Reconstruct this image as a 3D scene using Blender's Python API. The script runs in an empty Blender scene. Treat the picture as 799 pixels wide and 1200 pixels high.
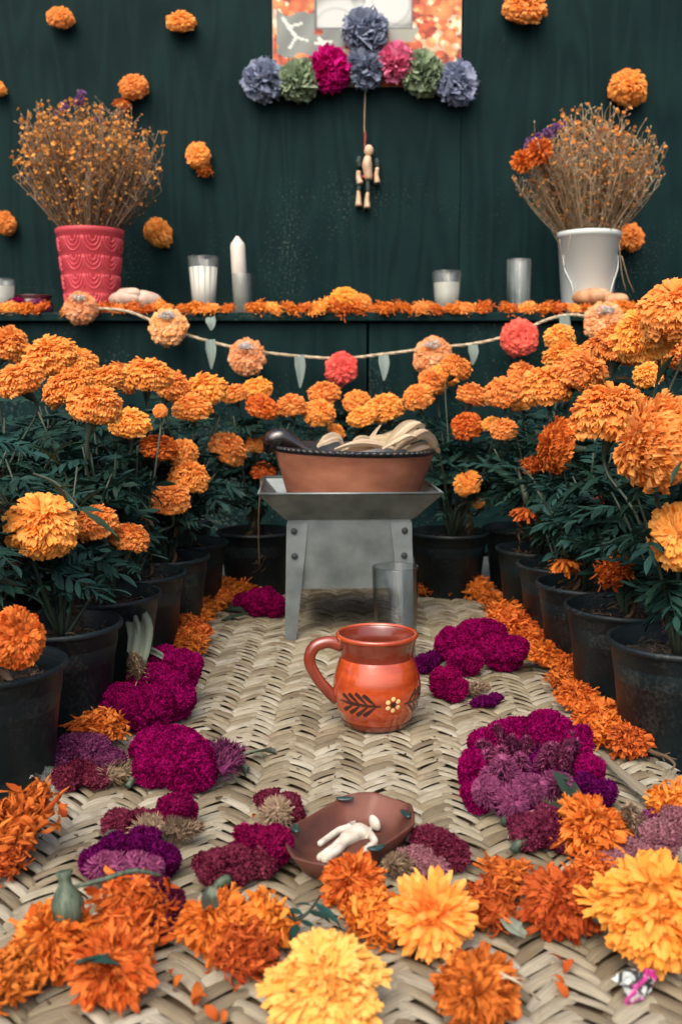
import bpy, math, random
import numpy as np
from mathutils import Vector, Matrix, Quaternion

random.seed(7)
RNG = np.random.default_rng(11)
PI = math.pi
sc = bpy.context.scene
COL = sc.collection

# ------------------------------------------------------------------ camera, sky, sun, exposure
CAM_H, PITCH = 0.36, math.radians(7.33)
FPX = 1165.0
cam_d = bpy.data.cameras.new('camera')
cam = bpy.data.objects.new('camera', cam_d)
COL.objects.link(cam)
cam.location = (0, 0, CAM_H)
cam.rotation_euler = (PI / 2 - PITCH, 0, 0)
cam_d.sensor_fit = 'VERTICAL'
cam_d.sensor_height = 36.0
cam_d.lens = 36.0 * FPX / 1200.0
cam_d.clip_start, cam_d.clip_end = 0.02, 500
cam_d.dof.use_dof = True
cam_d.dof.focus_distance = 1.04
cam_d.dof.aperture_fstop = 9.0
sc.camera = cam

SUN_EL, SUN_AZ = math.radians(52), math.radians(200)   # azimuth: light comes from behind the camera
world = bpy.data.worlds.new('World')
sc.world = world
world.use_nodes = True
wn = world.node_tree.nodes
sky = wn.new('ShaderNodeTexSky')
sky.sky_type = 'NISHITA'
sky.sun_disc = False
sky.sun_elevation = SUN_EL
sky.sun_rotation = SUN_AZ
sky.air_density = 1.0
sky.dust_density = 6.0
sky.ozone_density = 1.0
wn['Background'].inputs['Strength'].default_value = 0.15
world.node_tree.links.new(sky.outputs[0], wn['Background'].inputs['Color'])
sun_d = bpy.data.lights.new('sun', 'SUN')
sun_d.energy = 1.15
sun_d.angle = math.radians(60)
sun_d.color = (1.0, 0.93, 0.82)
sun = bpy.data.objects.new('sun', sun_d)
COL.objects.link(sun)
sdir = Vector((math.sin(SUN_AZ) * math.cos(SUN_EL), math.cos(SUN_AZ) * math.cos(SUN_EL), math.sin(SUN_EL)))
sun.rotation_euler = sdir.to_track_quat('Z', 'Y').to_euler()
sc.view_settings.view_transform = 'Standard'
sc.view_settings.look = 'None'
sc.view_settings.gamma = 1.0
sc.view_settings.exposure = 0.74
sc.view_settings.use_curve_mapping = False
sc.cycles.max_bounces = 5
sc.cycles.diffuse_bounces = 3
sc.cycles.glossy_bounces = 2
sc.cycles.transparent_max_bounces = 12
sc.cycles.adaptive_threshold = 0.02
sc.cycles.caustics_reflective = False
sc.cycles.caustics_refractive = False

# ------------------------------------------------------------------ placing helpers
_cp, _sp = math.cos(PITCH), math.sin(PITCH)
def ray(px, py):
    r, u = (px - 399.5) / FPX, (600 - py) / FPX
    return Vector((r, _cp + u * _sp, -_sp + u * _cp))
def G(px, py, z=0.0):                 # a point on the level z
    d = ray(px, py)
    return Vector((0, 0, CAM_H)) + d * ((z - CAM_H) / d.z)
def at(px, py, D):                    # a point at distance D into the scene
    d = ray(px, py)
    return Vector((0, 0, CAM_H)) + d * (D / d.y)
def ppm(p):                           # metres per photograph pixel at a point
    return (p.y * _cp + (CAM_H - p.z) * _sp) / FPX

# ------------------------------------------------------------------ materials
def lin(r, g, b):
    f = lambda c: c / 12.92 if c <= 0.04045 else ((c + 0.055) / 1.055) ** 2.4
    return (f(r / 255), f(g / 255), f(b / 255), 1.0)

def newmat(name):
    m = bpy.data.materials.new(name)
    m.use_nodes = True
    nt = m.node_tree
    return m, nt, nt.nodes, nt.links, nt.nodes['Principled BSDF']

def simple(name, ca, cb=None, rough=0.6, scale=30, detail=4, bump=0.0, bscale=None, spec=0.5, metal=0.0, coat=0.0, stretch=(1, 1, 1), lo=0.35, hi=0.65):
    m, nt, N, L, P = newmat(name)
    P.inputs['Roughness'].default_value = rough
    P.inputs['Specular IOR Level'].default_value = spec
    P.inputs['Metallic'].default_value = metal
    P.inputs['Coat Weight'].default_value = coat
    P.inputs['Coat Roughness'].default_value = 0.08
    tc = N.new('ShaderNodeTexCoord'); mp = N.new('ShaderNodeMapping')
    mp.inputs['Scale'].default_value = stretch
    L.new(tc.outputs['Object'], mp.inputs['Vector'])
    nz = N.new('ShaderNodeTexNoise')
    nz.inputs['Scale'].default_value = scale
    nz.inputs['Detail'].default_value = detail
    L.new(mp.outputs[0], nz.inputs['Vector'])
    if cb is not None:
        cr = N.new('ShaderNodeValToRGB')
        cr.color_ramp.elements[0].color = ca; cr.color_ramp.elements[0].position = lo
        cr.color_ramp.elements[1].color = cb; cr.color_ramp.elements[1].position = hi
        L.new(nz.outputs['Fac'], cr.inputs[0]); L.new(cr.outputs[0], P.inputs['Base Color'])
    else:
        P.inputs['Base Color'].default_value = ca
    if bump:
        b = N.new('ShaderNodeBump')
        b.inputs['Strength'].default_value = bump
        b.inputs['Distance'].default_value = 0.002
        n2 = nz
        if bscale:
            n2 = N.new('ShaderNodeTexNoise'); n2.inputs['Scale'].default_value = bscale; n2.inputs['Detail'].default_value = 6
            L.new(mp.outputs[0], n2.inputs['Vector'])
        L.new(n2.outputs['Fac'], b.inputs['Height']); L.new(b.outputs[0], P.inputs['Normal'])
    return m

def petal_mat(name, ca, cb, trans=0.3, rough=0.6, objvar=0.10, cc=None, gloss=False):
    """petal colour runs from ca to cb by the petal's own random value; thin and partly translucent"""
    m, nt, N, L, P = newmat(name)
    at_ = N.new('ShaderNodeAttribute'); at_.attribute_name = 'Col'
    sep = N.new('ShaderNodeSeparateColor'); L.new(at_.outputs['Color'], sep.inputs[0])
    oi = N.new('ShaderNodeObjectInfo')
    mx = N.new('ShaderNodeMix'); mx.data_type = 'RGBA'
    mx.inputs[6].default_value = ca; mx.inputs[7].default_value = cb
    L.new(sep.outputs[0], mx.inputs[0])
    src = mx.outputs[2]
    if cc is not None:
        m2 = N.new('ShaderNodeMix'); m2.data_type = 'RGBA'
        m2.inputs[7].default_value = cc
        L.new(src, m2.inputs[6]); L.new(sep.outputs[1], m2.inputs[0])
        src = m2.outputs[2]
    hs = N.new('ShaderNodeHueSaturation')
    mr = N.new('ShaderNodeMapRange'); mr.inputs[3].default_value = 1 - objvar; mr.inputs[4].default_value = 1 + objvar
    mh = N.new('ShaderNodeMapRange'); mh.inputs[3].default_value = 0.5 - objvar * 0.09; mh.inputs[4].default_value = 0.5 + objvar * 0.09
    L.new(oi.outputs['Random'], mr.inputs[0]); L.new(oi.outputs['Random'], mh.inputs[0])
    L.new(mr.outputs[0], hs.inputs['Value']); L.new(mh.outputs[0], hs.inputs['Hue']); L.new(src, hs.inputs['Color'])
    L.new(hs.outputs[0], P.inputs['Base Color'])
    P.inputs['Roughness'].default_value = rough
    P.inputs['Specular IOR Level'].default_value = 0.16
    if not gloss:
        N.remove(P)
        P = N.new('ShaderNodeBsdfDiffuse'); L.new(hs.outputs[0], P.inputs['Color'])
        L.new(P.outputs[0], N['Material Output'].inputs['Surface'])
    if trans:
        tr = N.new('ShaderNodeBsdfTranslucent'); L.new(hs.outputs[0], tr.inputs['Color'])
        ms = N.new('ShaderNodeMixShader'); ms.inputs[0].default_value = trans
        L.new(P.outputs[0], ms.inputs[1]); L.new(tr.outputs[0], ms.inputs[2])
        L.new(ms.outputs[0], N['Material Output'].inputs['Surface'])
    return m

def glass_mat(name, tint=(0.93, 0.97, 0.96, 1), rough=0.02, film=0.0, edge=(.10, .12, .13, 1)):
    """thin-walled glass: clear, with a Fresnel sheen and, where dusty, a faint pale film"""
    m, nt, N, L, P = newmat(name)
    tr = N.new('ShaderNodeBsdfTransparent'); tr.inputs['Color'].default_value = tint
    gl_ = N.new('ShaderNodeBsdfGlossy'); gl_.inputs['Roughness'].default_value = rough
    fr = N.new('ShaderNodeFresnel')
    ge = N.new('ShaderNodeNewGeometry'); mi = N.new('ShaderNodeMapRange'); mi.inputs[3].default_value = 1.45; mi.inputs[4].default_value = 1 / 1.45
    L.new(ge.outputs['Backfacing'], mi.inputs[0]); L.new(mi.outputs[0], fr.inputs['IOR'])
    mx = N.new('ShaderNodeMixShader')
    lw = N.new('ShaderNodeLayerWeight'); lw.inputs[0].default_value = .35
    pw_ = N.new('ShaderNodeMath'); pw_.operation = 'POWER'; pw_.inputs[1].default_value = 2.5; L.new(lw.outputs['Facing'], pw_.inputs[0])
    mc = N.new('ShaderNodeMix'); mc.data_type = 'RGBA'; mc.inputs[6].default_value = tint; mc.inputs[7].default_value = edge
    L.new(pw_.outputs[0], mc.inputs[0]); L.new(mc.outputs[2], tr.inputs['Color'])
    L.new(fr.outputs[0], mx.inputs[0]); L.new(tr.outputs[0], mx.inputs[1]); L.new(gl_.outputs[0], mx.inputs[2])
    out = mx.outputs[0]
    if film:
        df = N.new('ShaderNodeBsdfDiffuse'); df.inputs['Color'].default_value = (.6, .64, .62, 1)
        tc = N.new('ShaderNodeTexCoord'); mp = N.new('ShaderNodeMapping'); mp.inputs['Scale'].default_value = (60, 60, 9)
        nz = N.new('ShaderNodeTexNoise'); nz.inputs['Scale'].default_value = 1.0; nz.inputs['Detail'].default_value = 4
        L.new(tc.outputs['Object'], mp.inputs[0]); L.new(mp.outputs[0], nz.inputs['Vector'])
        mr = N.new('ShaderNodeMapRange'); mr.inputs[1].default_value = .35; mr.inputs[2].default_value = .75; mr.inputs[4].default_value = film
        L.new(nz.outputs['Fac'], mr.inputs[0])
        m2 = N.new('ShaderNodeMixShader'); L.new(mr.outputs[0], m2.inputs[0]); L.new(out, m2.inputs[1]); L.new(df.outputs[0], m2.inputs[2])
        out = m2.outputs[0]
    L.new(out, N['Material Output'].inputs['Surface'])
    return m

M = {}
M['marigold'] = petal_mat('marigold_petal', (0.94, 0.325, 0.058, 1), (0.98, 0.49, 0.14, 1), trans=.38)
M['marigold_pale'] = petal_mat('marigold_pale_petal', (0.93, 0.36, 0.05, 1), (0.95, 0.47, 0.10, 1), objvar=.05)
M['marigold_yellow'] = petal_mat('marigold_yellow_petal', (0.93, 0.45, 0.09, 1), (0.95, 0.58, 0.17, 1), objvar=.05)
M['marigold_dry'] = petal_mat('marigold_dry_petal', (0.48, 0.085, 0.013, 1), (0.90, 0.29, 0.058, 1), trans=0.3)
M['marigold_wilted'] = petal_mat('marigold_wilted_petal', (0.30, 0.052, 0.012, 1), (0.72, 0.20, 0.042, 1), trans=0.25)
M['leaf'] = petal_mat('marigold_leaf', (0.006, 0.0245, 0.0195, 1), (0.022, 0.068, 0.052, 1), trans=0.12, rough=0.6, objvar=0.3, gloss=True)
M['leaf_olive'] = petal_mat('broad_leaf', (0.022, 0.045, 0.028, 1), (0.045, 0.075, 0.045, 1), trans=0.12, rough=0.5, gloss=True)
M['leaf_grey'] = petal_mat('withered_leaf', (0.09, 0.12, 0.09, 1), (0.22, 0.25, 0.19, 1), trans=0.12, rough=0.7)
M['leaf_dry'] = petal_mat('dead_leaf', (0.07, 0.045, 0.025, 1), (0.17, 0.12, 0.075, 1), trans=0.1, rough=0.8)
M['husk'] = petal_mat('corn_husk', (0.36, 0.27, 0.17, 1), (0.64, 0.53, 0.38, 1), trans=0.2, rough=0.7)
M['dull_husk'] = petal_mat('weathered_husk', (0.20, 0.175, 0.125, 1), (0.34, 0.30, 0.22, 1), trans=0.1)
M['stem'] = simple('green_stem', (0.018, 0.036, 0.024, 1), (0.045, 0.06, 0.034, 1), rough=0.6, scale=60)
M['calyx'] = simple('green_calyx', (0.018, 0.036, 0.024, 1), (0.085, 0.115, 0.07, 1), rough=0.6, scale=260, stretch=(1, 1, .15), bump=.3)
def pot_material():
    m = simple('black_plastic', (0.0035, 0.0085, 0.0105, 1), (0.008, 0.016, 0.019, 1), rough=0.5, scale=25, bump=0.2, bscale=160, spec=0.32)
    N, L = m.node_tree.nodes, m.node_tree.links; P = N['Principled BSDF']
    src = P.inputs['Base Color'].links[0].from_socket
    ge = N.new('ShaderNodeNewGeometry')
    a = N.new('ShaderNodeTexNoise'); a.inputs['Scale'].default_value = 260; a.inputs['Detail'].default_value = 3; L.new(ge.outputs['Position'], a.inputs['Vector'])
    b = N.new('ShaderNodeTexNoise'); b.inputs['Scale'].default_value = 22; b.inputs['Detail'].default_value = 6; L.new(ge.outputs['Position'], b.inputs['Vector'])
    mu_ = N.new('ShaderNodeMath'); mu_.operation = 'MULTIPLY'; L.new(a.outputs['Fac'], mu_.inputs[0]); L.new(b.outputs['Fac'], mu_.inputs[1])
    mr = N.new('ShaderNodeMapRange'); mr.inputs[1].default_value = .26; mr.inputs[2].default_value = .44; mr.inputs[4].default_value = .75; L.new(mu_.outputs[0], mr.inputs[0])
    mx = N.new('ShaderNodeMix'); mx.data_type = 'RGBA'; mx.inputs[7].default_value = (.045, .050, .046, 1)
    L.new(mr.outputs[0], mx.inputs[0]); L.new(src, mx.inputs[6]); L.new(mx.outputs[2], P.inputs['Base Color'])
    return m
M['pot'] = pot_material()
M['soil'] = simple('potting_soil', (0.012, 0.010, 0.008, 1), (0.05, 0.038, 0.028, 1), rough=0.95, scale=120, bump=1.0, bscale=200)
M['litter'] = petal_mat('dry_litter', (0.05, 0.035, 0.022, 1), (0.16, 0.115, 0.075, 1), trans=0, rough=0.9)
CEL = {
 'magenta': petal_mat('cockscomb_magenta', (0.10, 0.001, 0.034, 1), (0.36, 0.005, 0.11, 1), trans=0.1, rough=0.85, objvar=0.08),
 'crimson': petal_mat('cockscomb_crimson', (0.075, 0.001, 0.022, 1), (0.27, 0.008, 0.075, 1), trans=0.1, rough=0.85, objvar=0.08),
 'purple': petal_mat('cockscomb_purple', (0.045, 0.001, 0.030, 1), (0.15, 0.007, 0.10, 1), trans=0.1, rough=0.85, objvar=0.08),
 'dusky': petal_mat('cockscomb_dusky', (0.06, 0.004, 0.018, 1), (0.25, 0.045, 0.085, 1), trans=0.1, rough=0.85, objvar=0.08),
 'faded': petal_mat('cockscomb_faded', (0.18, 0.055, 0.08, 1), (0.40, 0.20, 0.22, 1), trans=0.1, rough=0.9, objvar=0.08),
 'mauve': petal_mat('cockscomb_mauve', (0.08, 0.006, 0.045, 1), (0.30, 0.08, 0.18, 1), trans=0.1, rough=0.85, objvar=0.08),
 'seed': petal_mat('cockscomb_seed_bristle', (0.16, 0.11, 0.075, 1), (0.42, 0.31, 0.20, 1), trans=0.1, rough=0.9),
 'plume': petal_mat('cockscomb_plume', (0.10, 0.005, 0.045, 1), (0.34, 0.09, 0.17, 1), trans=0.1),
}

# ------------------------------------------------------------------ mesh builder
class MB:
    def __init__(s):
        s.v, s.f, s.c = [], [], []
        s.n = 0
    def add(s, verts, faces, col=None):
        verts = np.asarray(verts, float).reshape(-1, 3)
        s.v.append(verts)
        b = s.n
        s.f.extend([tuple(int(i) + b for i in q) for q in faces])
        if col is None:
            col = np.tile(np.array([0.5, 0.0, 0.5]), (len(verts), 1))
        col = np.asarray(col, float)
        if col.ndim == 1:
            col = np.tile(col, (len(verts), 1))
        s.c.append(col)
        s.n += len(verts)
        return s
    def mesh(s, name, mat, smooth=True):
        me = bpy.data.meshes.new(name)
        v = np.concatenate(s.v) if s.v else np.zeros((0, 3))
        me.from_pydata(v.tolist(), [], s.f)
        a = me.color_attributes.new('Col', 'FLOAT_COLOR', 'POINT')
        c = np.concatenate(s.c)
        c = np.concatenate([c, np.ones((len(c), 1))], 1).astype(np.float32)
        a.data.foreach_set('color', c.ravel())
        if smooth:
            me.polygons.foreach_set('use_smooth', [True] * len(me.polygons))
        me.materials.append(mat)
        me.update()
        return me
    def build(s, name, mat, parent=None, loc=None, smooth=True):
        return link(name, s.mesh(name, mat, smooth), parent, loc)

def link(name, me, parent=None, loc=None):
    mo = None
    if isinstance(me, tuple):
        me, mo = me
    o = bpy.data.objects.new(name, me)
    COL.objects.link(o)
    if mo is not None:
        o.material_slots[0].link = 'OBJECT'; o.material_slots[0].material = mo
    if parent is not None:
        o.parent = parent
    if loc is not None:
        o.location = loc
    return o

def tag(o, label, cat, group=None, kind=None):
    o['label'] = label; o['category'] = cat
    if group: o['group'] = group
    if kind: o['kind'] = kind
    return o

def thing(name, loc, label, cat, group=None):
    o = bpy.data.objects.new(name, None)
    COL.objects.link(o)
    o.location = loc
    o.empty_display_size = 0.02
    return tag(o, label, cat, group)

def box(mb, c, size, rz=0.0):
    x, y, z = [k / 2 for k in size]
    vs = np.array([[a * x, b * y, d * z] for d in (-1, 1) for a, b in ((-1, -1), (1, -1), (1, 1), (-1, 1))])
    cs, sn = math.cos(rz), math.sin(rz)
    vs = vs @ np.array([[cs, sn, 0], [-sn, cs, 0], [0, 0, 1]]) + np.array(c)
    mb.add(vs, [(3, 2, 1, 0), (4, 5, 6, 7), (0, 1, 5, 4), (1, 2, 6, 5), (2, 3, 7, 6), (3, 0, 4, 7)])
    return mb

def bevel(o, w=0.002, seg=2):
    m = o.modifiers.new('bevel', 'BEVEL'); m.width = w; m.segments = seg; m.limit_method = 'ANGLE'
    return o

def lathe(mb, prof, seg=40, c=(0, 0, 0), col=None, wob=0.0):
    prof = np.array(prof, float)
    a = np.linspace(0, 2 * PI, seg, endpoint=False)
    v = []
    for r, z in prof:
        rr = r * (1 + wob * np.sin(2 * a + z * 20) + wob * 0.6 * np.sin(3 * a + 1))
        v.append(np.stack([rr * np.cos(a) + c[0], rr * np.sin(a) + c[1], np.full(seg, z) + c[2]], 1))
    f = []
    for i in range(len(prof) - 1):
        for j in range(seg):
            k = (j + 1) % seg
            f.append((i * seg + j, i * seg + k, (i + 1) * seg + k, (i + 1) * seg + j))
    mb.add(np.concatenate(v), f, col)
    return mb

def spline(pts, n):
    P = np.array([tuple(p) for p in pts], float)
    if len(P) == 2:
        t = np.linspace(0, 1, n)[:, None]
        return P[0] * (1 - t) + P[1] * t
    Q = np.vstack([2 * P[0] - P[1], P, 2 * P[-1] - P[-2]])
    out = []
    for t in np.linspace(0, len(P) - 1 - 1e-9, n):
        i = int(t); u = t - i
        a, b, c, d = Q[i], Q[i + 1], Q[i + 2], Q[i + 3]
        out.append(0.5 * (2 * b + (c - a) * u + (2 * a - 5 * b + 4 * c - d) * u * u + (3 * b - a - 3 * c + d) * u ** 3))
    return np.array(out)

def tube(mb, pts, rad, sides=6, col=None, cap=True, flat=1.0):
    P = np.array([tuple(p) for p in pts], float)
    n = len(P)
    R = np.full(n, rad) if np.isscalar(rad) else np.interp(np.linspace(0, 1, n), np.linspace(0, 1, len(rad)), rad)
    T = np.gradient(P, axis=0)
    T /= np.linalg.norm(T, axis=1)[:, None] + 1e-12
    ref = np.array([0, 0, 1.0]) if abs(T[0][2]) < 0.9 else np.array([1.0, 0, 0])
    X = np.cross(T[0], ref); X /= np.linalg.norm(X) + 1e-12
    vs = []
    a = np.linspace(0, 2 * PI, sides, endpoint=False)
    for i in range(n):
        X = X - T[i] * np.dot(X, T[i]); X /= np.linalg.norm(X) + 1e-12
        Y = np.cross(T[i], X)
        vs.append(P[i] + R[i] * (np.cos(a)[:, None] * X + flat * np.sin(a)[:, None] * Y))
    f = []
    for i in range(n - 1):
        for j in range(sides):
            k = (j + 1) % sides
            f.append((i * sides + j, i * sides + k, (i + 1) * sides + k, (i + 1) * sides + j))
    if cap:
        f.append(tuple(range(sides - 1, -1, -1)))
        f.append(tuple((n - 1) * sides + j for j in range(sides)))
    mb.add(np.concatenate(vs), f, col)
    return mb

def unit(a):
    return a / (np.linalg.norm(a, axis=-1, keepdims=True) + 1e-12)

def petals(mb, base, d, s, nr, L, W, curl, ruf, cup, rnd, rng, rows=4, cols=4, prof=(0.35, 0.8, 1.0, 0.75), tipj=0.12, twist=None, rnd_tip=0.0, freq=(2.2, 4.2)):
    """a batch of petals: arcs of length L that bend away by curl radians, half width W, ruffled"""
    N = len(base)
    v = np.linspace(0, 1, rows); u = np.linspace(-1, 1, cols)
    wp = np.interp(v, np.linspace(0, 1, len(prof)), prof)
    k = np.where(np.abs(curl) < 1e-3, 1e-3, curl)[:, None]
    ax = np.sin(k * v) / k * L[:, None]
    ay = (1 - np.cos(k * v)) / k * L[:, None]
    ph = rng.uniform(0, 6.28, N)[:, None, None]
    fr = rng.uniform(freq[0], freq[1], N)[:, None, None]
    U, V = u[None, None, :], v[None, :, None]
    off_n = ay[:, :, None] + cup[:, None, None] * W[:, None, None] * U ** 2 * V + ruf[:, None, None] * W[:, None, None] * np.sin(U * fr + ph + V * 2) * V
    off_d = ax[:, :, None] + L[:, None, None] * tipj * rng.uniform(-1, 1, (N, 1, cols)) * V ** 2 - L[:, None, None] * rnd_tip * U ** 2 * V ** 2
    off_s = W[:, None, None] * wp[None, :, None] * U * np.ones((N, 1, 1))
    if twist is not None:
        tw = twist[:, None, None] * V
        off_n = off_n + off_s * np.sin(tw); off_s = off_s * np.cos(tw)
    P = base[:, None, None, :] + d[:, None, None, :] * off_d[..., None] + s[:, None, None, :] * off_s[..., None] + nr[:, None, None, :] * off_n[..., None]
    C = np.zeros((N, rows, cols, 3))
    C[..., 0] = rnd[:, None, None]
    C[..., 1] = np.broadcast_to(V, (N, rows, cols)) * 0.0
    C[..., 2] = np.broadcast_to(U * 0.5 + 0.5, (N, rows, cols))
    idx = np.arange(N * rows * cols).reshape(N, rows, cols)
    q = np.stack([idx[:, :-1, :-1], idx[:, :-1, 1:], idx[:, 1:, 1:], idx[:, 1:, :-1]], -1).reshape(-1, 4)
    mb.add(P.reshape(-1, 3), q.tolist(), C.reshape(-1, 3))
    return mb

def frame(th, ph):
    d = np.stack([np.sin(th) * np.cos(ph), np.sin(th) * np.sin(ph), np.cos(th)], 1)
    s = np.stack([-np.sin(ph), np.cos(ph), np.zeros_like(ph)], 1)
    t = np.stack([np.cos(th) * np.cos(ph), np.cos(th) * np.sin(ph), -np.sin(th)], 1)   # away from the pole
    return d, s, t

GA = PI * (3 - math.sqrt(5))
def head_mesh(kind, seed, mat):
    """a flower head of unit radius, pole up, centre of the ball at the origin"""
    rng = np.random.default_rng(seed)
    mb = MB()
    if kind == 'globe':            # full ruffled marigold
        n = 720; tmax = 2.0
        i = np.arange(n) + 0.5
        th = np.arccos(1 - (1 - math.cos(tmax)) * i / n) + rng.normal(0, 0.05, n)
        ph = i * GA + rng.normal(0, 0.12, n)
        d, s, t = frame(th, ph)
        kk = rng.uniform(0, 6, 3); lm = 1 + .05 * np.sin(d[:, 0] * 5 + kk[0]) * np.sin(d[:, 1] * 5 + kk[1]) + .03 * np.sin(d[:, 2] * 9 + kk[2])
        L = rng.uniform(0.24, 0.40, n); W = rng.uniform(0.062, 0.108, n) * (0.8 + 0.45 * np.clip(th / tmax, 0, 1))
        dd = unit(d + t * rng.uniform(-0.1, 0.55, n)[:, None] + rng.normal(0, 0.16, (n, 3)))
        nn = unit(t - dd * np.sum(t * dd, 1)[:, None]); ss = np.cross(nn, dd)
        petals(mb, d * (rng.uniform(0.60, 0.70, n) * lm)[:, None], dd, ss, nn, L, W, rng.uniform(0.3, 2.0, n), rng.uniform(0.35, 0.9, n), rng.uniform(-0.4, 0.3, n), rng.uniform(0, 1, n), rng, rows=4, cols=7, prof=(0.5, 0.85, 1.15, 1.25), tipj=0.07, rnd_tip=0.04, freq=(4.0, 8.0))
        # solid heart so that no light leaks through
        lathe(mb, [(0.01, 0.72), (0.40, 0.60), (0.66, 0.2), (0.62, -0.15), (0.35, -0.42), (0.12, -0.48)], 16, col=(0.2, 0, 0.5))
        sq = (1, 1, rng.uniform(0.74, 0.86))
    elif kind == 'tongue':         # pointed tongues spread in tiers
        n = 300
        i = np.arange(n) + 0.5
        th = np.arccos(1 - 1.05 * i / n) + rng.normal(0, 0.06, n)
        ph = i * GA + rng.normal(0, 0.15, n)
        d, s, t = frame(th, ph)
        L = rng.uniform(0.42, 0.78, n); W = rng.uniform(0.06, 0.105, n)
        dd = unit(d + t * 0.1 + rng.normal(0, 0.12, (n, 3)))
        nn = unit(t - dd * np.sum(t * dd, 1)[:, None]); ss = np.cross(nn, dd)
        petals(mb, d * 0.25, dd, ss, nn, L, W, rng.uniform(-0.5, 1.3, n), rng.uniform(0.2, 0.8, n), rng.uniform(-0.9, 0.5, n), rng.uniform(0, 1, n), rng, rows=6, cols=4, prof=(0.35, 0.8, 1.0, 1.05, 0.95, 0.75), tipj=0.06, twist=rng.normal(0, .4, n), rnd_tip=.10)
        lathe(mb, [(0.01, 0.45), (0.35, 0.36), (0.45, 0.05), (0.3, -0.1)], 12, col=(0.2, 0, 0.5))
        sq = (1, 1, 0.8)
    elif kind == 'frill':          # very full head of narrow frilled petals
        n = 760; tmax = 1.8
        i = np.arange(n) + 0.5
        th = np.arccos(1 - (1 - math.cos(tmax)) * i / n) + rng.normal(0, 0.06, n)
        ph = i * GA + rng.normal(0, 0.15, n)
        d, s, t = frame(th, ph)
        kk = rng.uniform(0, 6, 3); lm = 1 + .13 * np.sin(d[:, 0] * 4 + kk[0]) * np.sin(d[:, 1] * 4 + kk[1]) + .08 * np.sin(d[:, 0] * 7 + d[:, 1] * 6 + kk[2])
        L = rng.uniform(0.22, 0.44, n); W = rng.uniform(0.040, 0.085, n)
        dd = unit(d + t * rng.uniform(-0.4, 0.6, n)[:, None] + rng.normal(0, 0.32, (n, 3)))
        nn = unit(t - dd * np.sum(t * dd, 1)[:, None]); ss = np.cross(nn, dd)
        petals(mb, d * rng.uniform(0.56, 0.70, (n, 1)) * lm[:, None], dd, ss, nn, L * lm, W, rng.uniform(-0.9, 2.2, n), rng.uniform(0.4, 1.3, n), rng.uniform(-0.9, 0.6, n), rng.uniform(0, 1, n), rng, rows=5, cols=5, prof=(0.5, 0.85, 1.0, 1.25, 1.1), tipj=0.10, twist=rng.normal(0, .5, n), freq=(4, 8))
        lathe(mb, [(0.01, 0.66), (0.45, 0.50), (0.60, 0.1), (0.45, -0.25), (0.12, -0.40)], 14, col=(0.2, 0, 0.5))
        sq = (1, 1, 0.78)
    elif kind == 'crumple':        # ageing whole head, ruffled petals partly collapsed
        n = 420; tmax = 1.85
        i = np.arange(n) + 0.5
        th = np.arccos(1 - (1 - math.cos(tmax)) * i / n) + rng.normal(0, 0.12, n)
        ph = i * GA + rng.normal(0, 0.3, n)
        d, s, t = frame(th, ph)
        kk = rng.uniform(0, 6, 4); lm = 1 + .20 * np.sin(d[:, 0] * 4 + kk[0]) * np.sin(d[:, 1] * 4 + kk[1]) + .10 * np.sin(d[:, 0] * 7 + d[:, 2] * 6 + kk[2])
        L = rng.uniform(0.30, 0.52, n); W = rng.uniform(0.055, 0.115, n)
        dd = unit(d + t * rng.uniform(-0.7, 0.8, n)[:, None] + rng.normal(0, 0.35, (n, 3)))
        nn = unit(t - dd * np.sum(t * dd, 1)[:, None] + rng.normal(0, .3, (n, 3)))
        nn = unit(nn - dd * np.sum(nn * dd, 1)[:, None]); ss = np.cross(nn, dd)
        petals(mb, d * (rng.uniform(0.46, 0.62, n) * lm)[:, None], dd, ss, nn, L, W, rng.normal(1.0, 1.1, n), rng.uniform(0.6, 1.5, n), rng.uniform(-1.0, 0.8, n), rng.uniform(0, 1, n), rng, rows=6, cols=6, prof=(0.4, 0.75, 0.95, 1.1, 1.05, .8), tipj=0.08, twist=rng.normal(0, .7, n), freq=(3, 7))
        lathe(mb, [(0.01, 0.52), (0.40, 0.44), (0.56, 0.05), (0.42, -0.25), (0.12, -0.35)], 14, col=(0.1, 0, 0.5))
        sq = (1, 1, 0.72)
    elif kind == 'wilt':           # collapsed, tangled dry petals
        n = 470
        i = np.arange(n) + 0.5
        th = np.arccos(1 - 1.3 * i / n) + rng.normal(0, 0.22, n)
        ph = i * GA + rng.normal(0, 0.4, n)
        d, s, t = frame(np.clip(th, 0.02, 2.1), ph)
        k = rng.uniform(0, 6, 4)
        lump = 1 + .20 * np.sin(d[:, 0] * 4 + k[0]) * np.sin(d[:, 1] * 4 + k[1]) + .12 * np.sin(d[:, 2] * 6 + k[2])
        L = rng.uniform(0.28, 0.60, n); W = rng.uniform(0.035, 0.078, n)
        a = rng.uniform(0, 2 * PI, n)
        dd = unit(d * rng.uniform(-.3, 0.7, n)[:, None] + t * (np.cos(a) * .8 + .3)[:, None] + s * (np.sin(a) * .8)[:, None])
        nn = unit(-d + rng.normal(0, 0.45, (n, 3)))
        nn = unit(nn - dd * np.sum(nn * dd, 1)[:, None]); ss = np.cross(nn, dd)
        petals(mb, d * (lump * rng.uniform(.42, .86, n))[:, None], dd, ss, nn, L, W, rng.normal(1.2, 1.6, n), rng.uniform(0.4, 1.5, n), rng.uniform(-1.5, 1.5, n), rng.uniform(0, 1, n), rng, rows=7, cols=4, prof=(0.4, 0.75, 1.0, 1.05, 1.0, 0.85, 0.55), tipj=0.06, twist=rng.normal(0, 1.0, n), rnd_tip=.08)
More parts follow.
